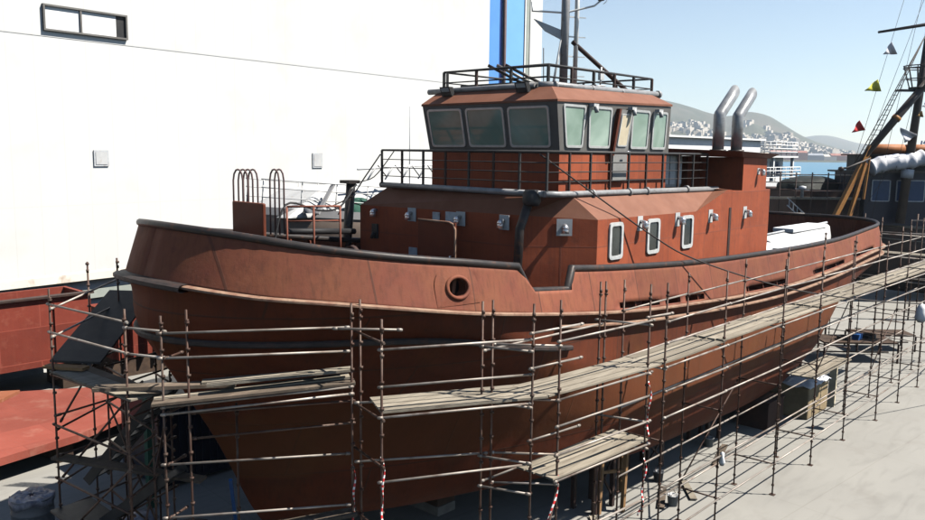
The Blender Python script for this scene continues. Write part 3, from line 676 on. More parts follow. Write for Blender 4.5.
# deck rail on the upper deck
def railing(parent, pts, zb, levels, every, rp=.028, rt=.032, rm=.014, m1='blacksteel', m2='darksteel', posts=None):
    a = MB(); a.tube([V((p[0],p[1],levels[0])) for p in pts], rt, 8); rl = a.build('top_rail', M[m1], parent)
    a = MB()
    for z in levels[1:]: a.tube([V((p[0],p[1],z)) for p in pts], rm, 6)
    a.build('lower_rails', M[m1], parent)
    for i in range(len(pts)-1):
        p = V(pts[i]+(0,)) if len(pts[i]) == 2 else V(pts[i]); q = V(pts[i+1]+(0,)) if len(pts[i+1]) == 2 else V(pts[i+1])
        n = max(1, round((q-p).length/every))
        for k in range(n + (1 if i == len(pts)-2 else 0)):
            c = p.lerp(q, k/n); a = MB(); a.box((c.x-rp,c.y-rp,zb),(c.x+rp,c.y+rp,levels[0])); a.build('rail_post', M[m2 if k % 2 else m1], parent)
rl = MB(); rl.box((17.3,13.1,8.95),(17.31,13.11,8.96)); 
railing(dh, [(17.4,19.45),(17.35,13.02),(26.2,12.98)], 8.9, [10.03,9.75,9.5,9.24], .95, m1='blacksteel', m2='darksteel')
# wiring/tarp clutter along the rail
a = MB(); pts = [V((17.38,19.5,9.9)), V((17.1,19.9,9.2)), V((16.8,20.2,8.6)), V((16.0,20.2,8.3))]
a.tube(crv(pts, 6), .022, 6); a.tube(crv([V((17.4,18.9,10.0)),V((17.2,19.6,9.2)),V((16.9,20.3,8.9)),V((16.5,20.5,8.0))],5), .016, 6); a.build('loose_hose', M['cable'], dh)

# ---- wheelhouse
wh = dh
a = MB(); a.prism([(18.55,18.4),(18.55,13.52),(24.4,13.52),(24.4,18.4)], 8.88, 10.04); W0 = a.build('wheelhouse', M['house'], tug)
bl = [V((18.5,18.45,10.04)), V((18.5,13.47,10.04)), V((24.42,13.47,10.04)), V((24.42,18.4,10.04))]
tl = [V((18.02,18.3,11.36)), V((18.02,13.25,11.36)), V((24.08,13.25,11.50)), V((24.08,18.3,11.50))]
a = MB(); a.loft(bl, tl, True, False); a.build('window_band', M['band'], W0)
# roof with sloping edge
e0 = [V((18.0,18.33,11.36)), V((18.0,13.22,11.36)), V((24.11,13.22,11.51)), V((24.11,18.33,11.51))]
e1 = [p+V((0,0,.06)) for p in e0]
e2 = [V((18.5,18.1,11.80)), V((18.5,13.8,11.80)), V((23.85,13.8,11.87)), V((23.85,18.1,11.87))]
a = MB(); a.loft(e0, e1, True, False); a.loft(e1, e2, False, True); a.build('roof', M['pinktop'], W0)
def bil(c, u, v): return c[0].lerp(c[1], u).lerp(c[3].lerp(c[2], u), v)
fr = [bl[0], bl[1], tl[1], tl[0]]; sd = [bl[1], bl[2], tl[2], tl[1]]
for u0, u1 in ((.035,.315),(.345,.63),(.66,.945)):
    window(W0, [bil(fr,u0,.09), bil(fr,u1,.09), bil(fr,u1,.93), bil(fr,u0,.93)], fw=.06, r=.12, proud=.035)
def sx(x, z, yo=0):   # point on the leaning side band
    v = (z-10.04)/1.4; return V((x, 13.47-.22*v-yo, z))
for (b0, b1, t0, t1) in ((18.72,19.50,18.30,19.38),(19.80,20.88,19.52,20.70),(22.02,23.00,21.80,22.82),(23.26,24.12,23.02,23.90)):
    window(W0, [sx(b0,10.16), sx(b1,10.16), sx(t1,11.32), sx(t0,11.32)], fw=.065, r=.09, proud=.035)
# door
def slab(x0, x1, za, zb, ya, yb, th=.12):
    return [V((x0,ya,za)),V((x1,ya,za)),V((x1,ya+th,za)),V((x0,ya+th,za)),V((x0,yb,zb)),V((x1,yb,zb)),V((x1,yb+th,zb)),V((x0,yb+th,zb))]
a = MB(); a.hexa(slab(21.06,21.82,9.2,10.04,13.40,13.40)); a.hexa(slab(21.06,21.82,10.04,11.28,13.40,13.205,.14))
dr = a.build('door', M['doorgrey'], W0)
c_ = [V((21.06,13.40,9.2)),V((21.82,13.40,9.2)),V((21.82,13.20,11.28)),V((21.06,13.20,11.28))]
d0 = lambda x, z: V((x, 13.40-.157*(z-10.04)-.004, z))
window(dr, [d0(21.17,10.22), d0(21.71,10.22), d0(21.71,11.17), d0(21.17,11.17)], fw=.04, r=.08, gm='cream', name='door_window', proud=.02)
a = MB(); a.tube([c_[1].lerp(c_[2],.42)+V((-.12,-.08,0)), c_[1].lerp(c_[2],.42)+V((-.28,-.08,.0))], .02, 6); a.build('handle', M['chrome'], dr)
a = MB(); a.hexa(slab(20.95,21.05,9.95,11.3,13.36,13.15,.15)); a.build('door_post', M['houseflat'], W0)
# small hooded lamps under the eave
for x in (19.62,21.62,23.18):
    a = MB(); p = sx(x,11.33,.03); a.box((p.x-.12,p.y-.16,p.z-.04),(p.x+.12,p.y,p.z+.04)); a.tube([p+V((.02,-.12,-.02)), p+V((.06,-.14,-.2))], .06, 10); a.build('eave_lamp', M['offwhite'], W0)
# roof pipes and rail
a = MB(); a.tube([(18.5,18.5,11.82),(18.5,16,11.84),(18.5,14.35,11.86)], .085, 10); a.build('roof_pipe', M['greypipe'], W0)
a = MB(); a.tube([(18.55,14.3,11.87),(18.85,13.98,11.87),(20,13.95,11.87),(24.4,13.95,11.93)], .09, 10); a.tube([(24.4,13.95,11.93),(24.52,13.95,11.93)], .125, 10)
for x in (18.8,20.6,22.2): a.tube([(x,13.96,11.87),(x+.1,13.96,11.87)], .115, 10)
a.build('roof_pipe', M['greypipe'], W0)
railing(W0, [(18.75,18.1),(18.8,14.15),(24.3,14.1)], 11.85, [12.42,12.1], 1.15, rp=.035, rt=.032, rm=.02)
railing(W0, [(18.9,18.1),(24.3,18.1)], 11.85, [12.42,12.1], 1.5, rp=.03, rt=.03, rm=.018)
railing(W0, [(24.3,14.1),(24.3,18.1)], 11.85, [12.42,12.1], 1.5, rp=.03, rt=.03, rm=.018)
a = MB(); a.box((18.95,14.9,11.85),(20.2,17.6,12.02)); a.build('roof_locker', M['band'], W0)
for y in (17.5,14.62):   # floodlights
    a = MB(); p = V((18.25,y,11.78)); a.hexa([p+V((0,-.2,-.12)),p+V((.16,-.2,-.14)),p+V((.16,.2,-.14)),p+V((0,.2,-.12)),p+V((-.12,-.2,.14)),p+V((.05,-.2,.14)),p+V((.05,.2,.14)),p+V((-.12,.2,.14))])
    fl = a.build('floodlight', M['blacksteel'], W0)
    a = MB(); a.add([p+V((-.012,-.16,-.08)),p+V((-.012,.16,-.08)),p+V((-.115,.16,.11)),p+V((-.115,-.16,.11))], [(0,1,2,3)]); a.build('lamp_lens', M['offwhite'], fl)
for k, (y, dx) in enumerate(((15.7,0),(15.45,.1),(15.2,.2))):
    a = MB(); a.tube([(18.9+dx,y+.75,12.55),(19.6+dx,y-.1,12.0)], .045, 8); a.build('pipe_offcut', M['ledger' if k % 2 else 'rail'], W0)
# mast
mz = thing; ms = MB()
ms.tube([(21.5,15.6,11.8),(21.55,15.6,16.5)], .13, 10); mast = ms.build('mast', M['greypipe'], W0)
a = MB(); a.tube([(21.9,15.45,11.8),(21.95,15.45,16.5)], .075, 8); a.tube([(21.1,15.75,11.8),(21.45,15.65,13.6)], .04, 8)
for z in (12.4,13.0,13.6,14.2,14.8): a.bar((21.5,15.6,z),(21.95,15.45,z), .04,.04); a.bar((21.95,15.45,z),(22.2,15.3,z), .03,.03)
a.build('mast_ladder', M['frame'], mast)
a = MB(); a.tube([(23.9,14.6,11.9),(21.8,15.5,13.45)], .075, 8); a.build('mast_stay', M['darksteel'], mast)
a = MB(); q0 = V((21.5,15.6,14.3)); a.tube([q0-R0*1.02+V((0,0,.32)), q0-R0*1.0+V((0,0,.05)), q0, q0+R0*.9+V((0,0,.22)), q0+R0*1.1+V((0,0,.38))], .03, 8); a.build('spreader', M['frame'], mast)
a = MB(); p = q0+R0*1.1+V((0,0,.38)); a.lathe(p, [(0,0),(.1,0),(.1,.12),(.13,.14),(.13,.18),(0,.18)], 14); nl = a.build('masthead_lamp', M['blacksteel'], mast)
a = MB(); a.lathe(p+V((0,0,.18)), [(.0,0),(.1,0),(.1,.14),(.0,.16)], 14); a.build('red_lens', M['redlamp'], nl)
a = MB(); a.tube([p+R0*.2*math.cos(t_)+V((0,0,.1+.22*math.sin(t_))) for t_ in [i*PI/6-1.2 for i in range(8)]], .012, 6); a.build('lamp_guard', M['frame'], nl)
a = MB(); c0 = q0+V((0,0,-.55)); a.add([c0, c0-R0*.95+V((0,0,.36)), c0-R0*.6+V((0,0,.0)), c0+V((0,0,-.3)), c0+V((.06,.06,0)), c0-R0*.95+V((.06,.06,.36)), c0-R0*.6+V((.06,.06,0)), c0+V((.06,.06,-.3))], [(0,1,2,3),(7,6,5,4),(0,4,5,1),(1,5,6,2),(2,6,7,3),(3,7,4,0)]); a.build('radar_bracket', M['offwhite'], mast)
a = MB(); a.tube([(22.5,14.9,11.85),(22.55,14.9,12.7)], .03, 6); a.box((22.45,14.85,12.3),(22.65,14.95,12.6)); a.tube([(22.3,14.9,12.1),(22.8,14.9,12.15)], .025, 6); a.build('antenna', M['frame'], W0)
a = MB(); a.tube([(23.3,15.6,11.85),(23.3,15.6,12.25)], .03, 6); a.tube([(20.9,15.9,11.9),(20.85,15.9,13.2)], .015, 6); a.build('antenna', M['darksteel'], W0)

# ---- funnel casing and exhausts
a = MB(); a.box((27.65,12.36,8.80),(29.62,14.9,9.93)); fc = a.build('funnel_casing', M['house'], tug)
e = [V((27.5,12.32,9.93)),V((29.7,12.32,9.90)),V((29.7,15.0,9.95)),V((25.2,15.0,10.0)),V((25.2,13.9,10.0))]
f2 = [V((26.9,12.1,10.14)),V((30.15,12.1,10.06)),V((30.15,15.3,10.1)),V((24.7,15.3,10.2)),V((24.7,13.6,10.2))]
a = MB(); a.loft(e, f2, True, True); a.build('casing_top', M['houseflat'], fc)
a = MB(); a.box((26.7,13.95,8.9),(27.64,14.85,9.96)); a.build('casing_wing', M['houseflat'], fc)
lamp(fc, (28.9,12.36,9.45), (0,-1,0), s=.12, plate=(.2,.22))
for x in (27.8,29.28):
    a = MB(); p = [V((x,13.4,10.0)),V((x,13.4,11.36)),V((x+.03,13.4,11.42)),V((x+.8,13.4,12.03)),V((x+1.0,13.4,12.19))]
    a.tube(p, .19, 20, cap=False); 
    n = len(a.v)
    for j in range(20): 
        v_ = a.v[n-20+j]; dx_ = x+1.08-v_[0]; a.v[n-20+j] = (x+1.08, v_[1], v_[2]+dx_*.80)
    ex = a.build('exhaust_pipe', M['exhaust'], fc, solid=.02)
    a = MB(); a.tube([(x,13.4,10.08),(x,13.4,10.2)], .28, 18); a.build('flange', M['rail'], ex)

a = MB(); a.box((25.0,14.0,8.9),(26.35,16.6,10.05)); dl = a.build('deck_store', M['offwhite'], tug, bevel=.03)
a = MB(); a.box((24.9,13.9,10.05),(26.45,16.7,10.13)); a.build('lid', M['greyplate'], dl)
for x_ in (25.05,25.5,25.95):
    a = MB(); a.box((x_,13.965,9.0),(x_+.36,14.0,9.95)); a.build('store_door', M['white'], dl)
# ---- foredeck items
a = MB(); a.box((12.1,18.05,6.9),(12.2,19.5,8.64)); lk = a.build('wave_plate', M['houseflat'], tug, bevel=.04)
def hoops(u0, n, du, yoff, zt, zb):
    for k in range(n):
        a = MB(); c = V((12.7+u0+k*du*.80, yoff-k*du*.2, 0)); w = R0*.13
        a.tube([V((c.x,c.y,zb)), V((c.x,c.y,zt-.3)), V((c.x,c.y,zt-.12))+w*.2, V((c.x,c.y,zt-.02))+w*.6, V((c.x,c.y,zt))+w, V((c.x,c.y,zt-.02))+w*1.4, V((c.x,c.y,zt-.12))+w*1.8, V((c.x,c.y,zt-.3))+w*2, V((c.x,c.y,zb))+w*2], .025, 8)
        a.build('ladder_hoop', M['brownpost'], tug)
hoops(-.1, 4, .17, 20.2, 9.45, 7.5); hoops(.95, 2, .17, 20.0, 9.45, 7.6)
a = MB()
for s in (0,1,2): a.tube([(13.5+s*.65,19.0-s*.35,6.7),(13.5+s*.65,19.0-s*.35,8.45)], .03, 8)
a.tube([(13.5,19.0,8.45),(14.8,18.3,8.45)], .03, 8); a.tube([(13.5,19.0,8.05),(14.8,18.3,8.05)], .02, 8)
a.build('deck_frame', M['redsteel'], tug)
a = MB(); a.tube(crv([V((12.95,18.9,7.2)),V((13.5,19.05,8.5)),V((14.6,19.0,8.3)),V((15.6,19.3,8.35)),V((16.9,20.1,8.95))],6), .028, 8); a.build('hose', M['rubber'], tug)
a = MB(); a.tube([(12.9,17.6,7.0),(14.4,17.4,7.0)], .3, 20); a.tube([(12.8,17.62,7.0),(12.92,17.6,7.0)], .45, 20); a.tube([(14.4,17.4,7.0),(14.52,17.38,7.0)], .45, 20)
a.box((12.7,17.1,6.6),(14.7,18.1,6.95)); a.build('anchor_winch', M['darksteel'], tug)
a = MB(); a.tube([(13.6,19.2,7.75),(16.4,19.6,7.55)], .09, 10); a.build('rail_fender', M['rubber'], tug)
# ---- aft deck
a = MB()
for s in range(3): a.box((38.5+s*.6,18.8,5.7),(38.56+s*.6,18.86,7.4))
a.tube([(38.4,18.8,7.4),(39.8,18.8,7.4)], .04, 8)
for k in range(3): a.tube([(38.6+k*.5,18.2,5.8),(38.7+k*.5,18.8,7.3)], .03,6)
a.build('towing_frame', M['darksteel'], tug)

# white workboat lying on the aft deck
wb = thing('workboat', (36,14.6,5.6), 'small white boat under a white cover board lying on the aft deck of the tug', 'small boat')
a = MB(); rows = []
for i in range(15):
    t_ = i/14; x = 32.6+t_*8.0; w = .95*math.sin(min(1,(1-t_)*1.6+.12)*PI/2)**.8; h = .95+.15*t_
    rows.append([V((x,13.9+w,5.75)), V((x,13.9+w*.95,5.75+h*.5)), V((x,13.9+w*.6,5.75+h*.9)), V((x,13.9,5.75+h)), V((x,13.9-w*.6,5.75+h*.9)), V((x,13.9-w*.95,5.75+h*.5)), V((x,13.9-w,5.75))])
a.grid(rows); a.f.append(tuple(range(7))); a.sm.append(False); a.f.append(tuple(len(a.v)-1-i for i in range(7))); a.sm.append(False)
a.build('boat_hull', M['offwhite'], wb, recalc=True)
a = MB(); a.box((35.5,13.5,6.74),(39.5,14.4,6.92)); a.build('cover_board', M['white'], wb, bevel=.03)
a = MB(); a.tube([(32.6,13.9,6.74),(40.6,13.9,6.9)], .05, 8); a.build('keel', M['greyplate'], wb)
wb = thing('raft_canister', (31.5,13.2,5.6), 'white rounded canister on deck just behind the exhaust casing', 'canister')
a = MB(); a.tube([(30.6,13.0,6.25),(30.75,13.0,6.25),(31.6,13.0,6.25),(31.75,13.0,6.25)], [.3,.42,.42,.3], 18); a.build('shell', M['white'], wb)
a = MB(); a.box((30.6,12.75,5.5),(31.8,13.25,5.9)); a.build('cradle', M['greyplate'], wb)
a = MB(); a.box((31.3,12.15,6.35),(34.4,12.75,6.5)); tag(a.build('white_hatch_board', M['white']), 'white board lying along the inside of the aft bulwark', 'board')

# ---- keel blocks and shores
n_ = 0
for x, y, lab in ((12.5,16,'first under the raked bow'),(16,16,'second from the bow'),(20,16,'under the hull below the wheelhouse'),(24.5,16,'amidships under the keel'),(29,16,'under the keel below the exhaust casing'),(33,16,'last before the keel rises aft')):
    t = thing('keel_block', (x,y,0), 'stacked dark keel block, '+lab, 'keel block', 'keel blocks under the tug')
    for k in range(3):
        b_ = MB(); b_.box((x-.35,y-.8+.02*k,.27*k),(x+.35,y+.8-.02*k,.27*k+.26)); b_.build('timber', M['darkwood' if k % 2 else 'concrete_block'], t)
for x, y, h, lab in ((19.2,12.5,1.75,'by the timber trestle'),(22.9,13.0,1.2,'with three posts near the double poles'),(26.8,12.9,1.25,'amidships beside the sunlit floor'),(31.2,12.9,1.55,'between the double planks and the tan bundle'),(35.6,13.4,3.0,'tallest, near the stern')):
    t = thing('bilge_stand', (x,y,0), 'dark steel bilge stand '+lab, 'hull stand', 'bilge stands beside the hull')
    for dx in (-.45,.45):
        for dy in (-.35,.35):
            b_ = MB(); b_.box((x+dx-.06,y+dy-.06,0),(x+dx+.06,y+dy+.06,h)); b_.build('leg', M['darksteel'], t)
    b_ = MB(); b_.box((x-.6,y-.5,h),(x+.6,y+.5,h+.14)); b_.build('pad', M['darkwood'], t)
    b_ = MB(); b_.bar((x-.45,y-.35,.3),(x+.45,y-.35,h-.2),.05,.05); b_.bar((x+.45,y-.35,.3),(x-.45,y-.35,h-.2),.05,.05); b_.build('cross_brace', M['darksteel'], t)

# ================================================================== SCAFFOLDING
def pole(parent, x, y, z0, z1, m='pole', r=.026, ring=.5):
    a = MB(); r = r*.9; j = random.uniform(-.012,.012); a.tube([(x,y,z0),(x+j,y-j,z1)], r, 8)
    z = z0+.28
    while z < z1-.05:
        a.tube([(x,y,z),(x,y,z+.045)], r*1.85, 8); z += ring
    a.tube([(x,y,z1-.25),(x,y,z1-.18)], r*1.5, 8)
    if z0 < .05: a.box((x-.08,y-.08,0),(x+.08,y+.08,.015)); a.tube([(x,y,.015),(x,y,.2)], r*.7, 6)
    return a.build('standard', M[m], parent)
def tube(parent, p, q, name='ledger', m='ledger', r=.024, clip=True):
    a = MB(); p, q = V(p), V(q); a.tube([p,q], r, 8)
    if clip:
        d = (q-p).normalized()
        for c in (p+d*.06, q-d*.06): a.tube([c-d*.04, c+d*.04], r*1.4, 6)
    return a.build(name, M[m], parent)
nboard = {}
def board(p, q, w, th, label, m='board', group='scaffold boards', sag=.0, off=0):
    p, q = V(p), V(q); a = MB(); d = (q-p); n = V((-d.y,d.x,0)).normalized()
    n_ = 5; rows = []
    for i in range(n_+1):
        t = i/n_; c = p.lerp(q,t)+V((0,0,-sag*4*t*(1-t)))
        rows.append([c-n*w/2, c+n*w/2, c+n*w/2+V((0,0,th)), c-n*w/2+V((0,0,th)), c-n*w/2])
    a.grid(rows, smooth=False); k = 0
    a.f.append((0,1,2,3)); a.sm.append(False); e_ = n_*5; a.f.append((e_+3,e_+2,e_+1,e_)); a.sm.append(False)
    o = a.build('scaffold_board', M[m], None, recalc=True); tag(o, label, 'board', group); return o

# --- long side scaffold
sc = thing('side_scaffold', (28,9.7,0), 'long tube scaffold along the sunlit side of the tug, receding to the right', 'scaffold')
OX = [16.95,20.15,23.66,26.88,30.15,33.37,36.5,39.65,42.8]
ztops = [7.1,7.05,7.07,7.05,7.3,6.9,7.3,7.1,7.2]
YO, YI = 9.2, 10.3
LO = [.95,2.15,3.9,4.55,5.14,6.22,5.7]
LI = [.95,2.15,3.9,5.14,6.3]
for i, x in enumerate(OX):
    yo = YO+.08*math.sin(i*2.1); yi = YI
    pole(sc, x, yo, 0, ztops[i]); pole(sc, x-.05, yi, 0, ztops[i]-.05+.1*math.sin(i*5), 'pole')
    for z in (.95,3.35,5.08): tube(sc, (x,yo-.05,z), (x-.05,yi+.05,z), 'transom', 'pole' if z < 5 else 'ledger', .022)
for i in range(0, len(OX)-1):
    j = i+1
    for k, z in enumerate(LO):
        if k == 6 and i % 3 == 1: continue
        tube(sc, (OX[i]-.04, YO-.04, z+.02*math.sin(i+k)), (OX[j]+.04, YO-.04, z+.02*math.cos(i*2+k)))
    for k, z in enumerate(LI):
        tube(sc, (OX[i]-.08, YI+.04, z), (OX[j]-.02, YI+.04, z+.03))
for i, (za, zb) in ((1,(.95,3.3)),(4,(2.15,4.5)),(6,(.95,3.3))):
    tube(sc, (OX[i],YI+.07,za),(OX[i+1],YI+.07,zb), 'brace', 'pole', .022)
for i in range(len(OX)-1):
    for k in range(4):
        y = YO+.14+k*.245; x0, x1 = OX[i]-.12, OX[i+1]+.12
        zz = 5.19+random.uniform(-.006,.006)+(.04 if i % 2 else 0)
        board((x0,y+random.uniform(-.015,.015),zz),(x1,y+random.uniform(-.015,.015),zz), .205,.038,
              'grey weathered plank of the long upper walkway beside the hull', sag=.02, group='planks of the upper walkway')
# low platform near the stern half
for k in range(4):
    y = YI-.1+k*.26; board((29.3,y,2.22),(33.2,y,2.22), .24,.04, 'grey plank of the small low platform above the tan bundle', group='planks of the low platform near the stern')

ss = thing('stern_scaffold', (44.8,13,0), 'tube scaffold closing round the stern of the tug at the far right', 'scaffold')
for k, (x, y) in enumerate(((44.6,10.4),(44.7,12.6),(44.7,14.8),(45.9,9.4),(45.9,11.6),(45.9,13.8),(46.8,16.4))):
    pole(ss, x, y, 0, 7.0+.15*math.sin(k*3))
for z in (1.0,2.2,3.9,5.1,6.2):
    tube(ss, (44.6,10.3,z),(44.7,14.9,z)); tube(ss, (45.9,9.3,z),(45.9,13.9,z)); tube(ss, (42.8,9.2,z),(46.0,9.35,z)); tube(ss, (44.5,10.4,z),(46.0,9.4,z), 'transom', 'pole')
for k in range(4): board((45.0+k*.25,9.5,5.2),(45.0+k*.25,14.6,5.2), .21,.04, 'grey plank of the short walkway across the stern', group='planks of the stern walkway')
# --- middle double-pole scaffold
sm = thing('middle_scaffold', (14,9.8,0), 'tube scaffold with two working levels in front of the hull below the bulwark dip', 'scaffold')
MP = [(12.52,9.62),(13.25,9.5),(16.35,9.3)]
MI = [(12.1,10.55),(12.35,10.5),(15.95,10.35),(16.1,10.3)]
for x, y in MP: pole(sm, x, y, 0, 7.12)
for x, y in MI: pole(sm, x, y, 0, 7.1)
for z in (6.3,5.1,4.55,3.95,3.4,2.1,.95):
    tube(sm, (13.1,9.47,z),(16.5,9.25,z))
for z in (6.1,5.1,3.4,.95):
    tube(sm, (12.1,10.56,z),(16.1,10.37,z))
for z in (6.2,5.08,3.95,3.32,.95):
    tube(sm, (12.45,9.55,z),(12.05,10.6,z), 'transom'); tube(sm, (16.35,9.2,z),(15.95,10.5,z), 'transom'); tube(sm, (13.25,9.45,z),(12.35,10.55,z), 'transom')
for z in (6.55,5.85,4.4): tube(sm, (12.4,9.62,z),(13.95,9.45,z), 'coupler_tube')
tube(sm, (16.2,9.3,6.38),(17.15,9.15,6.38), 'coupler_tube')
tube(sm, (12.55,9.6,.9),(13.3,9.5,3.3), 'brace', 'pole')
for k in range(4):
    y = 9.66+k*.25; board((13.0,y,5.18),(16.85,9.34+k*.245,5.18), .205,.04, 'grey plank of the upper walkway just right of the double poles', group='planks of the middle upper level', sag=.02)
for k in range(4):
    y = 9.55+k*.25; board((13.05,y,3.46),(16.5,y-.15,3.46), .205,.04, 'pale plank of the lower platform above the timber trestle', group='planks of the middle lower platform', sag=.02)

# --- front scaffold between H and K
s2 = thing('front_scaffold', (11,10.5,0), 'tube scaffold bay in front of the bow flank, between two taped pole groups', 'scaffold')
for x, y, z0, zt in ((9.88,11.05,0,6.98),(10.1,12.15,0,7.1),(10.32,12.15,0,7.15)): pole(s2, x, y, z0, zt)
for z in (6.42,5.72,5.14,3.9): tube(s2, (9.8,11.08,z),(12.55,9.62,z))
for z in (5.14,3.95): tube(s2, (10.1,12.1,z),(12.3,10.55,z))
for z in (6.55,5.1,4.2,2.9): tube(s2, (9.85,10.95,z),(10.2,12.25,z), 'transom', 'pole')
tube(s2, (9.5,12.0,6.72),(10.35,11.0,6.72), 'coupler_tube')
for k in range(4):
    d = V((2.7,-1.45,0)).normalized(); n = V((-d.y,d.x,0)); p = V((9.95,11.15,5.17))+n*(.1+k*.25); q = V((12.95,9.55,5.17))+n*(.1+k*.25)
    board(p, q, .205, .045, 'pale ribbed walkway plank between the taped poles and the double poles', group='planks of the bow flank walkway')

# --- bow scaffold E..G
s3 = thing('bow_scaffold', (8.6,13,0), 'tube scaffold bay in front of the dark bow', 'scaffold')
for x, y, zt in ((7.28,14.2,6.95),(7.66,13.95,7.05)): pole(s3, x, y, 0, zt)
for z in (6.62,6.15,4.1,3.05): tube(s3, (7.2,14.25,z),(10.05,12.15,z+.02))
for z in (5.22,5.08): tube(s3, (7.2,14.2,z),(10.1,12.1,z+.25))
tube(s3, (7.7,14.0,5.05),(10.3,12.3,5.1), 'ledger', 'pole'); tube(s3, (7.7,14.0,4.55),(10.3,12.3,4.65), 'ledger', 'pole')
for z in (6.15,5.1,4.1,3.05): tube(s3, (7.28,14.15,z),(7.8,14.4,z), 'transom', 'pole')
pole(s3, 8.75, 14.1, 0, 5.0, 'pole')
bd = [((7.25,14.55,5.25),(10.35,12.55,5.52),.3,.05,'board','lowest long plank of the walkway in front of the dark bow'),
      ((7.1,14.3,5.28),(10.2,12.2,5.50),.3,.05,'boarddark','dark outer plank of the walkway in front of the bow'),
      ((6.55,15.5,5.42),(8.6,13.85,5.44),.28,.07,'boarddark','thick old dark plank lying askew where the bow walkway meets the stair tower'),
      ((8.0,13.9,5.55),(10.25,12.35,5.72),.26,.05,'board','topmost pale plank resting on the bow walkway by the taped poles'),
      ((8.1,14.25,5.5),(10.3,12.7,5.62),.25,.05,'board','pale inner plank of the bow walkway, next to the hull')]
for p, q, w, th, m_, lab in bd: board(p, q, w, th, lab, m_, group='planks of the bow walkway')
board((7.3,14.0,2.55),(10.2,12.15,2.85), .35,.06, 'dark low plank crossing in front of the bow with a pale patch', 'boarddark', group='planks of the bow walkway')

# --- stair tower at the bow
s4 = thing('stair_tower', (7.5,17,0), 'rusty scaffold stair tower beside the bow at the left', 'scaffold')
TP = [(6.78,18.0,7.05),(6.98,15.05,7.0),(8.2,19.45,7.35),(8.85,19.3,7.4),(7.75,15.6,5.2),(7.85,17.0,5.2),(8.0,18.2,5.2),(9.2,17.6,4.9),(9.4,18.7,5.0)]
for x, y, zt in TP: pole(s4, x, y, 0, zt)
for z in (6.72,6.12,5.2,4.1,2.9,1.7):
    tube(s4, (6.75,18.1,z),(7.0,14.95,z+.03), 'ledger', 'ledger' if z > 5.5 else 'pole'); 
for z in (6.72,6.12,5.15,4.0,2.8):
    tube(s4, (6.75,17.95,z-(.1 if z>6 else 0)),(8.95,19.5,z+.15 if z>6 else z), 'ledger', 'ledger' if z > 5.5 else 'pole')
for z in (6.65,6.15): tube(s4, (6.95,15.05,z),(7.35,14.15,z), 'ledger')
for z in (5.1,4.3,3.4,2.2):
    tube(s4, (7.75,15.5,z),(8.0,18.3,z), 'ledger', 'pole'); tube(s4, (6.98,15.05,z-.1),(7.8,15.65,z-.1), 'transom', 'pole'); tube(s4, (7.85,17.0,z-.1),(9.3,17.6,z-.1), 'transom', 'pole'); tube(s4, (6.8,18.0,z),(9.45,18.7,z), 'transom','pole')
for z in (4.6,3.0): tube(s4, (9.2,17.5,z),(9.4,18.8,z), 'ledger', 'pole')
for p, q in (((6.85,18.0,2.9),(8.2,16.9,5.0)),((6.8,17.9,1.6),(7.1,15.1,3.9)),((6.9,18.1,4.1),(8.9,19.3,6.0)),((7.0,15.0,1.8),(8.9,17.3,3.9)),((7.8,15.6,2.2),(8.0,18.2,4.3)),((8.0,18.2,1.5),(9.3,17.6,3.6)),((6.85,17.95,.3),(7.9,17.0,2.2)),((7.0,15.1,3.1),(7.85,17.0,4.6))):
    tube(s4, p, q, 'brace', 'pole')
# stair flights (dark stringers with treads)
def flight(p, q, w, m='blacksteel'):
    p, q = V(p), V(q); d = q-p; n = V((-d.y,d.x,0)).normalized()*w/2
    a = MB()
    for s in (-1,1): a.bar(p+n*s, q+n*s, .05,.22)
    k = int(d.length/.26)
    for i in range(k):
        c = p.lerp(q,(i+.5)/k); a.bar(c-n, c+n, .22,.03)
    a.build('stair_flight', M[m], s4)
flight((8.0,19.0,2.3),(8.9,17.2,4.6), .65); flight((7.1,17.9,1.4),(8.2,15.6,3.3), .7)
a = MB(); a.add([(6.9,18.5,5.35),(7.6,17.6,5.35),(9.6,19.0,6.5),(8.9,19.9,6.5),(6.9,18.5,5.40),(7.6,17.6,5.40),(9.6,19.0,6.55),(8.9,19.9,6.55)], [(0,3,2,1),(4,5,6,7),(0,1,5,4),(1,2,6,5),(2,3,7,6),(3,0,4,7)]); a.build('ramp_plate', M['blacksteel'], s4)
for k, (dx) in enumerate((.14,.39,.64)):
    board((6.72+dx,18.15,5.24),(6.95+dx*.9,14.9,5.24), .235,.04, ['outer','middle','inner'][k]+' board of the stair tower landing beside the bow', ['board','board','boarddark'][k], group='boards of the stair tower landing')
board((6.75,18.3,5.31),(7.25,17.5,5.31), .25,.06, 'short pale offcut lying on the far end of the tower landing', 'wood', group='boards of the stair tower landing')
board((7.0,18.0,2.2),(7.15,14.8,2.0), .9,.05, 'wide dark board of the lower landing in the stair tower', 'blacksteel', group='boards of the stair tower landing')
board((6.8,18.2,3.3),(8.6,15.2,3.1), .3,.06, 'dark sloping plank halfway down the stair tower', 'boarddark', group='boards of the stair tower landing')
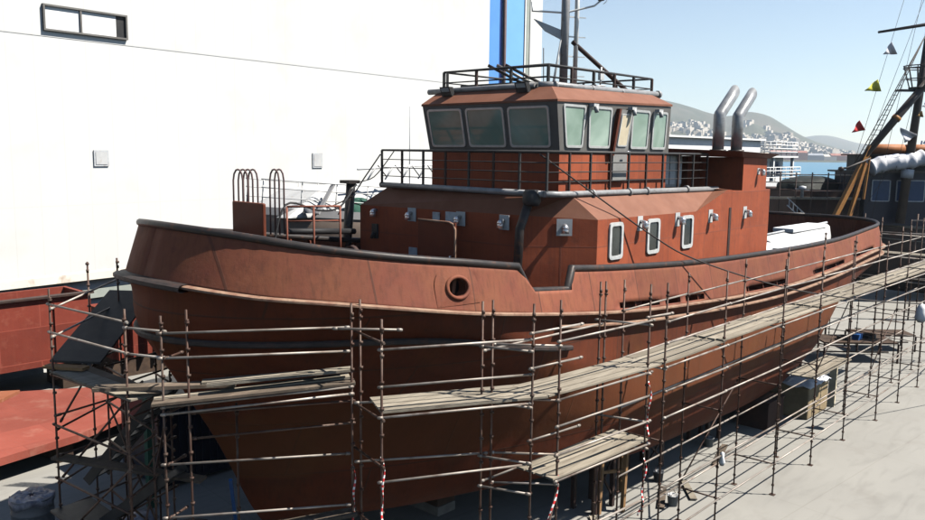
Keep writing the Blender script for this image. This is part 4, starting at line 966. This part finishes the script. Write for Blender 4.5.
# barrier tape on the poles
def tape(p, q, lab, wob=.05):
    a = MB(); p, q = V(p), V(q); rows = []; n = 22
    for i in range(n+1):
        t = i/n; c = p.lerp(q,t)+V((wob*math.sin(t*17), wob*math.cos(t*13), 0)); w = .02
        ang = t*9; d = V((math.cos(ang), math.sin(ang), .3))*w
        rows.append([c-d, c+d])
    a.grid(rows); tag(a.build('barrier_tape', M['tape'], None, solid=.003), lab, 'tape', 'red and white barrier tape')
for p, q, lab in (((9.86,11.0,4.4),(9.84,10.98,2.6),'red and white tape twisted round the pole nearest the bow flank walkway'),
    ((10.08,12.1,3.9),(10.1,12.1,2.0),'red and white tape wound down the tall pole by the bow walkway'),
    ((13.25,9.42,3.5),(12.4,9.5,1.4),'red and white tape hanging slack between the double poles'),
    ((16.33,9.2,4.9),(16.35,9.25,3.2),'red and white tape knotted round the upper right pole of the lower platform'),
    ((16.3,9.22,3.1),(16.3,9.3,1.7),'red and white tape trailing below the lower platform corner'),
    ((16.2,9.25,1.6),(15.7,9.5,.9),'loose red and white tape end near the floor by the trestle')): tape(p, q, lab)
# white rag tied to a pole
a = MB(); a.lathe((20.15,9.15,2.1), [(.0,.16),(.06,.12),(.05,0),(.09,-.12),(.05,-.22),(0,-.2)], 10); tag(a.build('rag', M['white']), 'white rag tied to a scaffold pole near the floor', 'rag')

# ---- hoist cable across the picture
cp = [V(p) for p in ((17.28,13.21,9.97),(20.86,11.96,7.75),(22.7,11.32,6.88),(26.18,10.11,5.84),(29.48,8.96,5.22),(33.1,7.7,4.75),(38,6,4.3),(44,3.9,4.1))]
a = MB(); a.tube(crv(cp, 6), .022, 8); a.tube([(44,3.9,4.1),(44,3.9,0)], .05, 8); a.box((43.7,3.6,0),(44.3,4.2,.4))
tag(a.build('hoist_cable', M['cable']), 'dark cable sagging from the wheelhouse deck rail across the scaffold to the right', 'cable')
a = MB(); a.lathe((32.9,7.75,4.45), [(0,.34),(.1,.3),(.16,.15),(.17,.02),(.22,-.2),(.1,-.35),(0,-.35)], 12); tag(a.build('plastic_bag', M['white']), 'crumpled white bag hanging on the cable at the right edge', 'bag')

# ================================================================== PROPS ON THE QUAY
# timber trestle
t = thing('timber_trestle', (19.4,12.6,0), 'pale raw timber trestle with two rungs under the hull', 'trestle')
for x, y, dx in ((18.9,12.1,.1),(20.1,12.9,-.1),(19.5,11.7,.1),(20.7,12.5,-.1)):
    a = MB(); a.bar((x,y,0),(x+dx,y,1.9),.11,.11); a.build('leg', M['wood'], t)
for z in (.7,1.35,1.85):
    a = MB(); a.bar((18.95,12.1,z),(20.05,12.9,z),.1,.07); a.build('rung', M['wood'], t)
    a = MB(); a.bar((19.55,11.7,z),(20.65,12.5,z),.1,.07); a.build('rung', M['wood'], t)
for x, y in ((18.98,12.1),(20.05,12.9)):
    a = MB(); a.bar((x,y,1.2),(x+.6,y-.4,1.2),.1,.07); a.build('side_rail', M['wood'], t)
# small litter near the trestle
for k, (x, y, m_, lab) in enumerate(((20.9,10.9,'offwhite','white bucket on the lit floor right of the trestle'),(22.2,12.1,'bin','grey bucket in the shade near the bilge stand'),(26.2,12.4,'offwhite','pale bucket near the middle bilge stand'))):
    t = thing('bucket', (x,y,0), lab, 'bucket')
    a = MB(); a.lathe((x,y,0), [(0,0),(.13,0),(.16,.3),(.17,.3),(.17,.32),(.15,.32),(.12,.02),(0,.02)], 18); a.build('bucket_body', M[m_], t)
    a = MB(); a.tube([(x+.16*math.cos(q*PI/8), y+.16*math.sin(q*PI/8)*.4, .3+.14*math.sin(q*PI/8)) for q in range(9)], .008, 5); a.build('handle', M['darksteel'], t)
for k, (p, q, lab) in enumerate((((20.4,11.0,.03),(21.8,11.7,.03),'short plank lying on the floor right of the trestle'),((21.6,10.6,.03),(22.7,11.5,.03),'second floor plank, beside the white bucket'),((24.6,11.4,.03),(26.6,12.0,.03),'long plank lying on the floor amidships'),((17.4,10.9,.03),(18.6,12.1,.03),'plank lying on the floor left of the trestle'))):
    board(p, q, .2, .04, lab, 'board' if k % 2 else 'boarddark', group='planks lying on the floor')
# tan bundle
t = thing('wrapped_bundle', (33,11.8,0), 'tan square bundle with a white wrapped top beside the low platform', 'bundle')
a = MB(); a.box((31.5,11.0,0),(33.6,12.5,1.25)); a.build('carton', M['tan'], t, bevel=.06)
a = MB(); rows = []
for i in range(9):
    row = []
    for j in range(7):
        x = 31.4+i*.285; y = 10.92+j*.275; row.append(V((x,y,1.27+.22*math.sin(i/8*PI)*math.sin(j/6*PI)+.06*math.sin(i*3+j*2))))
    rows.append(row)
a.grid(rows); a.build('wrapping', M['canvas'], t, solid=.04)
t = thing('upright_plank_stack', (35,11.4,0), 'pale yellow planks standing on end beside the tan bundle', 'planks')
for k in range(3):
    a = MB(); a.bar((34.0+k*.35,11.0+.1*k,0),(34.1+k*.33,11.0+.1*k,1.7),.28,.05); a.build('plank', M['cream'], t)
t = thing('brown_crate', (29.8,11.9,0), 'brown box standing in the shade left of the tan bundle', 'box')
a = MB(); a.box((29.2,11.6,0),(30.6,12.7,1.0)); a.build('box_body', M['brownbulk'], t); a = MB(); a.box((29.15,11.55,1.0),(30.65,12.75,1.06)); a.build('lid', M['brownbulk'], t)
# benches / racks further aft
for i, (u, v, w, d, h, lab) in enumerate(((19.5,40.5,3.6,1.8,.95,'dark steel work table behind the tan bundle'),(22.0,42.8,3.0,1.4,.8,'low dark work table nearest the far scaffold end'),(17.6,44.0,3.4,1.6,1.5,'tall dark pipe rack under the stern'))):
    c = B(u,v,0); t = thing('work_table', c, lab, 'table', 'dark tables under the stern')
    e = R0; f_ = B(0,1,0)
    for su in (-1,1):
        for sv in (-1,1):
            a = MB(); p = c+e*(su*w/2)+f_*(sv*d/2); a.bar(p, p+V((0,0,h)), .08,.08); a.build('leg', M['darksteel'], t)
    a = MB(); q = [c-e*w/2-f_*d/2, c+e*w/2-f_*d/2, c+e*w/2+f_*d/2, c-e*w/2+f_*d/2]; a.hexa([p+V((0,0,h)) for p in q]+[p+V((0,0,h+.08)) for p in q]); a.build('top', M['darkwood'], t)
    a = MB(); a.bar(c-e*w/2+V((0,0,.35)), c+e*w/2+V((0,0,.35)), .06,.06); a.build('stretcher', M['darksteel'], t)
for i, (u,v,lab) in enumerate(((18.9,40.2,'coil of dark hose on the work table behind the bundle'),(20.3,40.6,'second hose coil, on the right end of the same table'))):
    c = B(u,v,1.08); a = MB()
    for k in range(3): a.tube([c+V((.32*math.cos(q*PI/8), .32*math.sin(q*PI/8), .06*k)) for q in range(16)], .03, 6, closed=True)
    tag(a.build('hose_coil', M['rubber']), lab, 'hose')
t = thing('blue_toolbox', B(18.2,41,1.03), 'small blue box on the dark work table', 'box'); c = B(19.6,40.4,1.03)
a = MB(); a.box((c.x-.3,c.y-.2,1.03),(c.x+.3,c.y+.2,1.3)); a.build('case', M['bluestuff'], t); a = MB(); a.tube([(c.x-.15,c.y,1.3),(c.x-.12,c.y,1.38),(c.x+.12,c.y,1.38),(c.x+.15,c.y,1.3)], .015, 6); a.build('handle', M['rubber'], t)
# drum bottom-left
t = thing('drum', (6.6,20.55,0), 'grey drum with crumpled lavender plastic over its top at the bottom left', 'drum')
c = (7.5,21.75,0)
a = MB(); a.lathe(c, [(0,0),(.48,0),(.5,.03),(.5,.35),(.515,.37),(.5,.4),(.5,.75),(.515,.77),(.5,.8),(.5,1.1),(.52,1.13),(.5,1.15),(.46,1.14),(.0,1.1)], 32); a.build('barrel', M['bin'], t)
a = MB(); rows = []
for i in range(9):
    row = []
    for j in range(33):
        th = 2*PI*(j%32)/32; r = .07+.057*i; z = 1.18+.05*math.sin(th*5+i*1.7)*(i/8)+.03*math.cos(th*9-i)
        if i >= 7: r = .525+.012*math.sin(th*11); z = 1.14-(i-7)*.16-.06*math.sin(th*4)
        row.append(V((c[0]+r*math.cos(th), c[1]+r*math.sin(th), z)))
    rows.append(row)
a.grid(rows); a.build('plastic_cover', M['lavender'], t, solid=.006)
for i, (x, y, m_, lab) in enumerate(((9.2,19.6,'lavender','bundle of crumpled bluish plastic in the shade behind the stair tower'),(9.9,18.2,'rubber','dark filled sack in the shade under the bow'))):
    a = MB(); rows = []
    for k in range(9):
        row = []
        for j in range(17):
            th = 2*PI*(j%16)/16; ph = PI*k/8; r = .5*math.sin(ph)*(1+.12*math.sin(th*4+k)); row.append(V((x+r*math.cos(th)*1.2, y+r*math.sin(th), .42+.42*math.cos(ph))))
        rows.append(row)
    a.grid(rows); tag(a.build('sack', M[m_]), lab, 'sack')
a = MB(); a.bar((10.5,16.9,.0),(9.3,15.3,2.9),.07,.05); tag(a.build('leaning_plank', M['bluestuff']), 'narrow blue edged plank leaning beneath the bow', 'plank')

t = thing('dark_filler', (13,24,0), 'dark navy container added to darken the clutter on the far side of the bow', 'filler')
a = MB(); a.box((11.2,22.2,.1),(17.2,24.6,2.6)); a.build('filler_body', M['cabinblue'], t)  # made-up dark box: deepens the dark area and cuts light near the bow
for k in range(20):
    pass
a = MB()
for k in range(24): a.box((11.3+k*.25,22.14,.25),(11.4+k*.25,22.2,2.45))
a.build('corrugation', M['cabinblue'], t)
a = MB(); a.box((11.1,22.1,2.6),(17.3,24.7,2.68)); a.build('roof_panel', M['blacksteel'], t)
a = MB(); a.box((10.4,21.3,0),(10.62,21.5,3.3)); tag(a.build('steel_post', M['green']), 'dark green upright post in the shade behind the stair tower', 'post')
# ================================================================== YACHT BEHIND THE BOW
y_ = thing('motor_yacht', (20,25.5,0), 'motor yacht with shaded brown grey hull and white deck rails behind the bow', 'yacht')
def yb(t): return (16.6+t*14.0)
sheer = [(0,8.0),(.25,7.72),(.5,7.5),(.8,7.4),(1,7.35)]
a = MB(); rp = []; 
for sg in (-1,1):
    rows = []
    for i in range(25):
        t = i/24; b = 2.6*math.sin(min(1,t*2.2+.001)*PI/2)**.75; z = itp(t, sheer); x = yb(t)
        rows.append([V((x,26.2+sg*b,z)), V((x,26.2+sg*b*1.0,z-.28)), V((x+.2*(1-t),26.2+sg*b*.99,z-1.3)), V((x+1.4*(1-t),26.2+sg*b*.5,z-2.8)), V((x+2.2*(1-t),26.2,z-4.0))])
    a.grid([r[1:] for r in rows])
    if sg < 0: port = rows
    else: stb = rows
a.build('yacht_hull', M['yacht'], y_, recalc=True)
a = MB()
for rows, s in ((port,1),(stb,-1)): a.grid([[r[0]+V((0,-.04*s,0)), r[1]+V((0,-.04*s,0))] for r in rows])
a.grid([[p[0], q[0]] for p, q in zip(port, stb)]); a.build('gunwale', M['yachttop'], y_)
a = MB()
for z_ in (.35,.7,1.0): a.tube([r[0]+V((0,.12,z_)) for r in port[1:]], .022, 6); a.tube([r[0]+V((0,-.12,z_)) for r in stb[1:]], .022, 6)
for r in port[1::2]+stb[1::2]: 
    s_ = .12 if r[0].y < 26 else -.12; a.tube([r[0]+V((0,s_,0)), r[0]+V((.1,s_,1.0))], .022, 6)
a.build('guard_rail', M['offwhite'], y_)
a = MB(); a.hexa([V((17.5,24.6,7.55)),V((27,24.6,7.4)),V((27,27.8,7.4)),V((17.5,27.8,7.55)),V((19.2,25,8.5)),V((26.5,25,8.9)),V((26.5,27.4,8.9)),V((19.2,27.4,8.5))]); cb = a.build('cabin', M['offwhite'], y_, bevel=.08)
a = MB(); a.bar((18.6,24.3,7.7),(19.5,24.5,8.75),.16,.07); a.build('windscreen', M['yachttop'], y_)
a = MB()
for k in range(4): a.tube([(21+k*.9,24.3,8.9),(21.5+k*.9,24.3,9.5),(22.0+k*.9,24.3,9.0)], .03, 6)
a.tube([(20.5,24.3,9.3),(25.5,24.3,9.5)], .035, 6); a.build('flybridge', M['white'], y_)
a = MB(); a.tube([(23.5,24.6,8.4),(23.52,24.6,11.8)], .02, 6); a.build('whip_aerial', M['greyplate'], y_)
for x in (18,21.5,25,28.5):
    a = MB(); a.box((x,25.4,0),(x+.4,27,3.7)); a.build('cradle_support', M['darksteel'], y_)
def lump(name, c, s, m, lab, cat, seed=0):
    r_ = random.Random(seed); a = MB(); rows = []
    for k in range(9):
        row = []
        for j in range(17):
            th = 2*PI*(j%16)/16; ph = PI/2*k/8
            q = 1+.12*math.sin(th*3+seed+k*.6); r = math.cos(ph)**.6*q
            row.append(V((c[0]+s[0]*r*math.cos(th), c[1]+s[1]*r*math.sin(th), c[2]+s[2]*math.sin(ph)*(1+.06*math.sin(th*5)))))
        rows.append(row)
    a.grid(rows); return tag(a.build(name, M[m]), lab, cat)
lump('green_tarp', (20.6,24.4,7.6), (.7,.35,.6), 'green', 'green tarpaulin bundle on the yacht foredeck', 'tarpaulin', 1)
lump('round_fender', (18.3,24.4,7.75), (.25,.22,.25), 'bin', 'grey round fender near the yacht bow', 'fender', 2)
lump('blue_bundle', (23.2,23.9,7.45), (.5,.25,.3), 'bluestuff', 'small blue bundle at the yacht rail beside the deckhouse', 'bundle', 3)

# ================================================================== WHITE FERRY
f = thing('white_ferry', (65,33,-1.3), 'white passenger ferry with stacked railed decks seen between wheelhouse and funnel', 'ferry')
a = MB(); a.hexa([V((50.5,31,-1.3)),V((78,31,-1.3)),V((78,39,-1.3)),V((50.5,39,-1.3)),V((50.5,30,7.6)),V((80.5,30,7.6)),V((80.5,40,7.6)),V((50.5,40,7.6))]); a.build('ferry_hull', M['white'], f)
a = MB(); a.box((50.5,30.1,7.6),(80.3,39.9,7.72)); a.build('deck_slab', M['white'], f)
a = MB(); a.box((51,31.2,7.72),(78.4,38.8,9.85)); sh = a.build('saloon', M['white'], f)
for k in range(9):
    a = MB(); x = 52.2+k*2.9; a.box((x,31.15,8.2),(x+2.3,31.2,9.5)); a.build('window', M['paneblue'], sh)
a = MB(); a.box((50.5,30.1,9.85),(79.2,39.9,10.0)); a.build('deck_slab', M['white'], f)
a = MB(); a.box((51,30.4,10.0),(71.2,39,11.28)); a.build('bridge_house', M['white'], f)
a = MB(); a.box((50.5,30.05,11.28),(71.5,39.5,11.42)); a.build('canopy', M['white'], f)
for zb, x0, x1 in ((7.72,66,80),(10.0,71.5,79)):
    a = MB()
    for z in (.35,.65,.95,1.25): a.tube([(x0,30.15,zb+z),(x1,30.15,zb+z),(x1,39.8,zb+z)], .035, 6)
    n = int((x1-x0)/1.1)
    for k in range(n+1): a.tube([(x0+k*(x1-x0)/n,30.15,zb),(x0+k*(x1-x0)/n,30.15,zb+1.25)], .035, 6)
    a.build('railing', M['white'], f)
for x in (74,78.5):
    a = MB(); a.box((x,30.3,7.72),(x+.25,30.55,9.85)); a.build('deck_post', M['white'], f)
a = MB(); a.tube([(79,29.98,6.6),(79.0,29.9,6.6)], .3, 12); a.build('mooring_port', M['blacksteel'], f)

# ================================================================== OLD SHIP UNDER REPAIR + COVERED HEAPS (beyond the stern)
o = thing('barge', B(24,60,0), 'dark brown barge with scaffold walkway moored beyond the stern', 'barge')
def ubox(a, u0, u1, v0, v1, z0, z1): a.hexa([B(u0,v0,z0),B(u1,v0,z0),B(u1,v1,z0),B(u0,v1,z0),B(u0,v0,z1),B(u1,v0,z1),B(u1,v1,z1),B(u0,v1,z1)])
a = MB(); ubox(a, 23.2, 27.5, 58, 66, -2.4, 7.6); a.build('barge_hull', M['brownbulk'], o)
a = MB(); ubox(a, 20.6, 27.4, 57.3, 58.0, 7.05, 7.2); a.build('walkway', M['board'], o)
for k in range(7):
    a = MB(); u = 20.7+k*1.1; a.tube([B(u,57.4,4.6),B(u,57.4,8.9)], .05, 6); a.build('walkway_post', M['darksteel'], o)
for z in (7.7,8.2,8.75):
    a = MB(); a.tube([B(20.5,57.4,z),B(27.6,57.4,z)], .04, 6); a.build('walkway_rail', M['ledger' if z > 8.5 else 'darksteel'], o)
a = MB(); p, q = B(22.3,57.2,6.9), B(24.6,57.2,4.9)
for s in (-.25,.25): a.bar(p+V((0,0,s)), q+V((0,0,s)), .06,.06)
for k in range(8): c = p.lerp(q,(k+.5)/8); a.bar(c-V((0,0,.25)), c+V((0,0,.25)), .05,.05)
a.build('ladder', M['greyplate'], o)
lump('tarpaulin_heap', B(26.3,63,7.55), (3.0,2.0,.95), 'tarpblack', 'dark green tarpaulin heap on the barge, behind its walkway', 'tarpaulin heap', 4)
lump('tarpaulin_heap', B(24.6,62,7.5), (1.3,1.2,.8), 'tarpblack', 'smaller dark tarpaulin heap next to the ferry stern', 'tarpaulin heap', 6)
a = MB(); c = B(23.2,57.0,7.2); a.lathe(c, [(0,0),(.12,0),(.1,.5),(.25,.55),(.25,.75),(0,.8)], 10); a.bar(c+R0*-.5+V((0,0,.6)), c+R0*.5+V((0,0,.5)), .05,.05); tag(a.build('deck_machine', M['greyplate']), 'small grey machine standing on the barge walkway', 'machine')

# ================================================================== SAILING SHIP
s = thing('sailing_ship', B(33,60,0), 'dark hulled sailing ship with navy cabin and furled white sail at the right edge', 'sailing ship')
d_ = 58.
def Q(px, py, v): return B((px-462.5)/837*v, v, 10-(py-152.5-.0122*(px-462.5))/837*v*1.0)
a = MB(); rows = []
for i in range(13):
    t = i/12; u = 27.2+t*14; bb = 2.8*math.sin(min(1,t*2+.04)*PI/2)**.8; z = 5.5-.5*math.sin(t*PI)
    rows.append([B(u,60-bb,z), B(u+.2,60-bb*.97,z-1.2), B(u+.6,60-bb*.8,z-3.2), B(u+1.4,60-bb*.25,z-4.8), B(u+1.4,60+bb*.25,z-4.8), B(u+.6,60+bb*.8,z-3.2), B(u+.2,60+bb*.97,z-1.2), B(u,60+bb,z)])
a.grid(rows); a.grid([[r[0], r[-1]] for r in rows]); sh = a.build('ship_hull', M['shiphull'], s, recalc=True)
a = MB(); a.tube([r[0]+V((0,0,.05)) for r in rows], .1, 8); a.tube([r[1]+V((0,0,.3)) for r in rows], .06, 8); a.build('rubbing_strake', M['board'], sh)
a = MB(); ubox(a, 27.8, 40, 57.6, 62.5, 5.3, 8.9); cab = a.build('cabin', M['cabinblue'], s)
a = MB(); ubox(a, 27.4, 40.4, 57.2, 62.9, 8.9, 9.03); a.build('cabin_roof', M['blacksteel'], cab)
a = MB(); ubox(a, 28.3, 40, 58.4, 61.8, 9.03, 10.1); a.build('upper_house', M['blacksteel'], cab)
a = MB(); ubox(a, 28.0, 40.4, 58.0, 62.2, 10.1, 10.2); a.build('upper_roof', M['shiphull'], cab)
for u0, u1 in ((28.2,29.5),(29.9,31.9),(32.8,34.9),(35.4,37.2)):
    window(cab, [B(u0,57.58,6.95), B(u1,57.58,6.95), B(u1,57.58,8.45), B(u0,57.58,8.45)], fw=.07, r=.1, fm='greyplate', gm='paneblue', proud=.05)
a = MB(); c = B(33.8,57.5,7.8); a.tube([c+R0*.38*math.cos(q*PI/9)+V((0,0,.38*math.sin(q*PI/9))) for q in range(18)], .05, 6, closed=True); a.tube([c+R0*.2*math.cos(q*PI/9)+V((0,0,.2*math.sin(q*PI/9))) for q in range(18)], .04, 6, closed=True); a.build('window_emblem', M['greyplate'], cab)
# orange rolls on the roof
for i, (u0, u1) in enumerate(((28.3,30.6),(30.7,33.0),(33.5,36.5))):
    a = MB(); a.tube([B(u0,58.3,10.55),B(u0+.05,58.3,10.55),B(u1-.05,58.3,10.55),B(u1,58.3,10.55)], [.3,.36,.36,.3], 14)
    tag(a.build('orange_roll', M['orange']), ['orange roll on the ship cabin roof, nearest the leaning spar','middle orange roll on the ship cabin roof, left of the mast','orange roll on the cabin roof right of the mast'][i], 'roll', 'orange rolls on the ship roof')
# furled sail
def bundle(path, r, lab, seed):
    rd = random.Random(seed); pts = crv([V(p) for p in path], 10); rr_ = []
    for i in range(len(pts)): rr_.append(r*(.9+.05*math.sin(i*.9+seed)+rd.uniform(-.05,.05))*(.6 if i in (0,len(pts)-1) else 1))
    a = MB(); a.tube(pts, rr_, 14); return tag(a.build('furled_sail', M['canvas']), lab, 'sail', 'furled sails along the ship cabin')
bundle([B(27.7,57.0,9.25),B(28.8,57.0,9.6),B(30.2,57.0,9.75),B(31.3,57.0,10.0)], .62, 'furled white sail above the left cabin windows', 1)
bundle([B(31.5,56.9,9.9),B(33.0,56.9,10.15),B(34.8,56.9,10.05),B(36.8,56.9,9.6)], .66, 'furled white sail behind the mast foot, reaching the right edge', 4)
# mast, yard, crow's nest
mt = MB(); mt.tube([B(30.05,57.0,5.5),B(31.2,57.0,21.5)], [.32,.2], 12); ms_ = mt.build('mast', M['mast'], s)
a = MB(); a.tube([B(30.26,57.0,8.6),B(30.3,57.0,9.2)], .42, 12); a.build('mast_collar', M['greyplate'], ms_)
a = MB(); a.tube([B(27.5,56.8,18.25),B(31.0,56.8,18.85),B(34.6,56.8,19.5)], [.08,.12,.08], 8); a.build('yard', M['mast'], ms_)
cn = B(30.75,57.0,15.0); a = MB(); a.tube([cn+V((0,0,-2.35))+V((0,0,2.0))-V((0,0,.05)), cn+V((0,0,-.3))], .75, 14)
a.build('nest_floor', M['mast'], ms_)
a = MB()
for zz, rr_ in ((0.0,.75),(.6,.95),(1.3,1.15),(1.45,1.15)): a.tube([cn+V((rr_*math.cos(q*PI/8), rr_*math.sin(q*PI/8), zz-.35)) for q in range(16)], .04, 6, closed=True)
for q in range(12): a.tube([cn+V((.72*math.cos(q*PI/6), .72*math.sin(q*PI/6), -.35)), cn+V((1.15*math.cos(q*PI/6), 1.15*math.sin(q*PI/6), 1.1))], .035, 6)
a.build('nest_basket', M['mast'], ms_)
a = MB(); ubox(a, 29.2, 32.4, 56.8, 57.4, 14.42, 14.55); a.build('nest_bar', M['mast'], ms_)
# leaning spar with ochre lower part
a = MB(); a.tube([B(30.9,56.6,15.0),B(29.0,56.4,12.7),B(26.5,56.2,9.5)], [.24,.26,.2], 10); sp = a.build('leaning_spar', M['mast'], s)
a = MB(); a.tube([B(29.0,56.38,12.7),B(28.85,56.38,12.5)], .3, 10); a.build('spar_band', M['ochre'], sp)
for k, (p, q) in enumerate((((27.3,56.3,10.7),(24.7,55.5,5.6)),((26.9,56.0,9.6),(25.7,55.5,5.4)),((27.3,56.3,10.0),(26.7,55.5,7.2)))):
    a = MB(); a.bar(B(*p), B(*q), .3-.08*k,.3-.08*k); a.build('ochre_brace', M['ochre'], sp)
a = MB(); a.tube([B(27.2,56.0,9.9),B(25.7,56.0,9.25),B(25.2,56.0,9.2)], .07, 8); a.lathe(B(25.3,56.0,9.05), [(0,.3),(.16,.25),(.2,.1),(.1,0),(0,-.05)], 10); a.tube([B(25.3,56,9.1),B(25.3,56,8.0)], .025, 6); a.build('anchor_arm', M['mast'], sp)
# ratline ladder up the stays and the other stays
a = MB(); tp = B(30.8,56.9,18.3)
ft = [B(26.3,56.5,9.3),B(26.6,56.5,9.3),B(27.0,56.5,9.3)]
for q in ft: a.tube([q, tp], .03, 5)
for k in range(26): t = k/27+.02; a.tube([ft[0].lerp(tp,t), ft[2].lerp(tp,t)], .02, 5)
a.build('ratlines', M['cable'], s)
a = MB()
for p, q in ((B(25.9,56.5,7.5),B(29.4,57,21.5)),(B(27.8,56.5,5.6),B(30.5,57,21.5)),(B(26.2,56.5,4.9),B(29.0,57.0,9.0)),(B(26.3,57,7.0),B(30.5,57,20.5)),(B(29.2,56.5,9.0),B(31.4,57,20)),(B(32.4,57,18),B(36,57,6)),(B(32.4,57,18.6),B(38,57,8))): a.tube([p,q], .014, 5)
a.build('stay_lines', M['cable'], s)
# small scaffold at the ship's side
a = MB()
for u in (27.6,29.4,31.2,33.2,35): a.tube([B(u,50.5,0),B(u+.1,50.5,6.6)], .05, 6)
a.build('standards', M['pole'], thing_ := thing('tube_scaffold', B(31,50.5,0), 'rusty tube scaffold standing before the sailing ship hull at the right edge', 'scaffold'))
a = MB()
for z in (1.2,2.6,4.0,5.4,6.2): a.tube([B(27.3,50.45,z),B(35.5,50.45,z+.05)], .04, 6)
a.build('ledgers', M['ledger'], thing_)
# pennants
def pennant(c, w, h, m, lab, ang=0.):
    a = MB(); c = V(c); e = R0*math.cos(ang)+V((0,0,math.sin(ang))); f_ = V((0,0,1))*math.cos(ang)-R0*math.sin(ang); rows = []
    for i in range(7):
        t = i/6; q = c+e*(w*t)+B(0,1,0)*(.15*math.sin(t*6)); hh = h*(1-t)*.5+.02; rows.append([q-f_*hh, q+f_*hh*.3, q+f_*hh])
    a.grid(rows); return tag(a.build('pennant', M[m], None, solid=.01), lab, 'pennant', 'pennants on the ship rigging')
pennant(Q(885,51,56), -.85,.85, 'greyflag', 'grey triangular pennant, highest on the stays', .5)
pennant(Q(873,87,56), -1.05,.8, 'yellow', 'yellow pennant below the grey one', .35)
pennant(Q(859,126,56), -.85,.75, 'red', 'red pennant above the sea', .6)
pennant(Q(922,106,56), -.4,.4, 'greyflag', 'small grey pennant right of the mast', .3)
pennant(Q(918,115,56), -.45,.4, 'orangeflag', 'small faded orange pennant right of the mast', .3)
a = MB(); a.box((0,0,0),(.01,.01,.01))
pennant(Q(906,132,56), -.8,1.3, 'greyflag', 'pale folded flag hanging left of the ship mast', 1.2)

# ================================================================== HAZE, SKY, SUN
hz = MB(); hz.box((-300,-4500,-2.3-3),(5200,5600,250))
hm_ = bpy.data.materials.new('haze'); hm_.use_nodes = True; nt = hm_.node_tree; nt.nodes.clear()
om = nt.nodes.new('ShaderNodeOutputMaterial'); pv = nt.nodes.new('ShaderNodeVolumePrincipled')
pv.inputs['Color'].default_value = (.74,.87,1,1); pv.inputs['Density'].default_value = .00016; pv.inputs['Anisotropy'].default_value = .3
nt.links.new(pv.outputs[0], om.inputs['Volume']); hm_.cycles.homogeneous_volume = True
struct(hz.build('haze', hm_), 'stuff')

SD = V((1.35,-1.75,2.85)).normalized(); el = math.asin(SD.z)
sl = bpy.data.lights.new('sun','SUN'); sl.energy = 5.0; sl.angle = math.radians(.53); sl.color = (1,.94,.85)
so = bpy.data.objects.new('sun', sl); COL.objects.link(so); so.rotation_euler = SD.to_track_quat('Z','Y').to_euler(); so.location = (0,0,50)
w = bpy.data.worlds.new('World'); S.world = w; w.use_nodes = True; nt = w.node_tree; bg = nt.nodes['Background']
sk = nt.nodes.new('ShaderNodeTexSky'); sk.sky_type = 'NISHITA'; sk.sun_disc = False; sk.sun_elevation = el; sk.sun_rotation = math.atan2(SD.x, SD.y)
sk.air_density = 1.0; sk.dust_density = 0.0; sk.ozone_density = 1.6; sk.altitude = 10
hs = nt.nodes.new('ShaderNodeHueSaturation'); hs.inputs['Saturation'].default_value = .86; nt.links.new(sk.outputs[0], hs.inputs['Color']); nt.links.new(hs.outputs[0], bg.inputs[0]); bg.inputs[1].default_value = .062
S.view_settings.view_transform = 'Standard'; S.view_settings.look = 'None'; S.view_settings.exposure = 1.2; S.view_settings.gamma = 1
S.render.engine = 'CYCLES'
S.cycles.volume_bounces = 0; S.cycles.max_bounces = 6; S.cycles.diffuse_bounces = 0
for ob in bpy.data.objects:
    if '_w' in ob: del ob['_w']
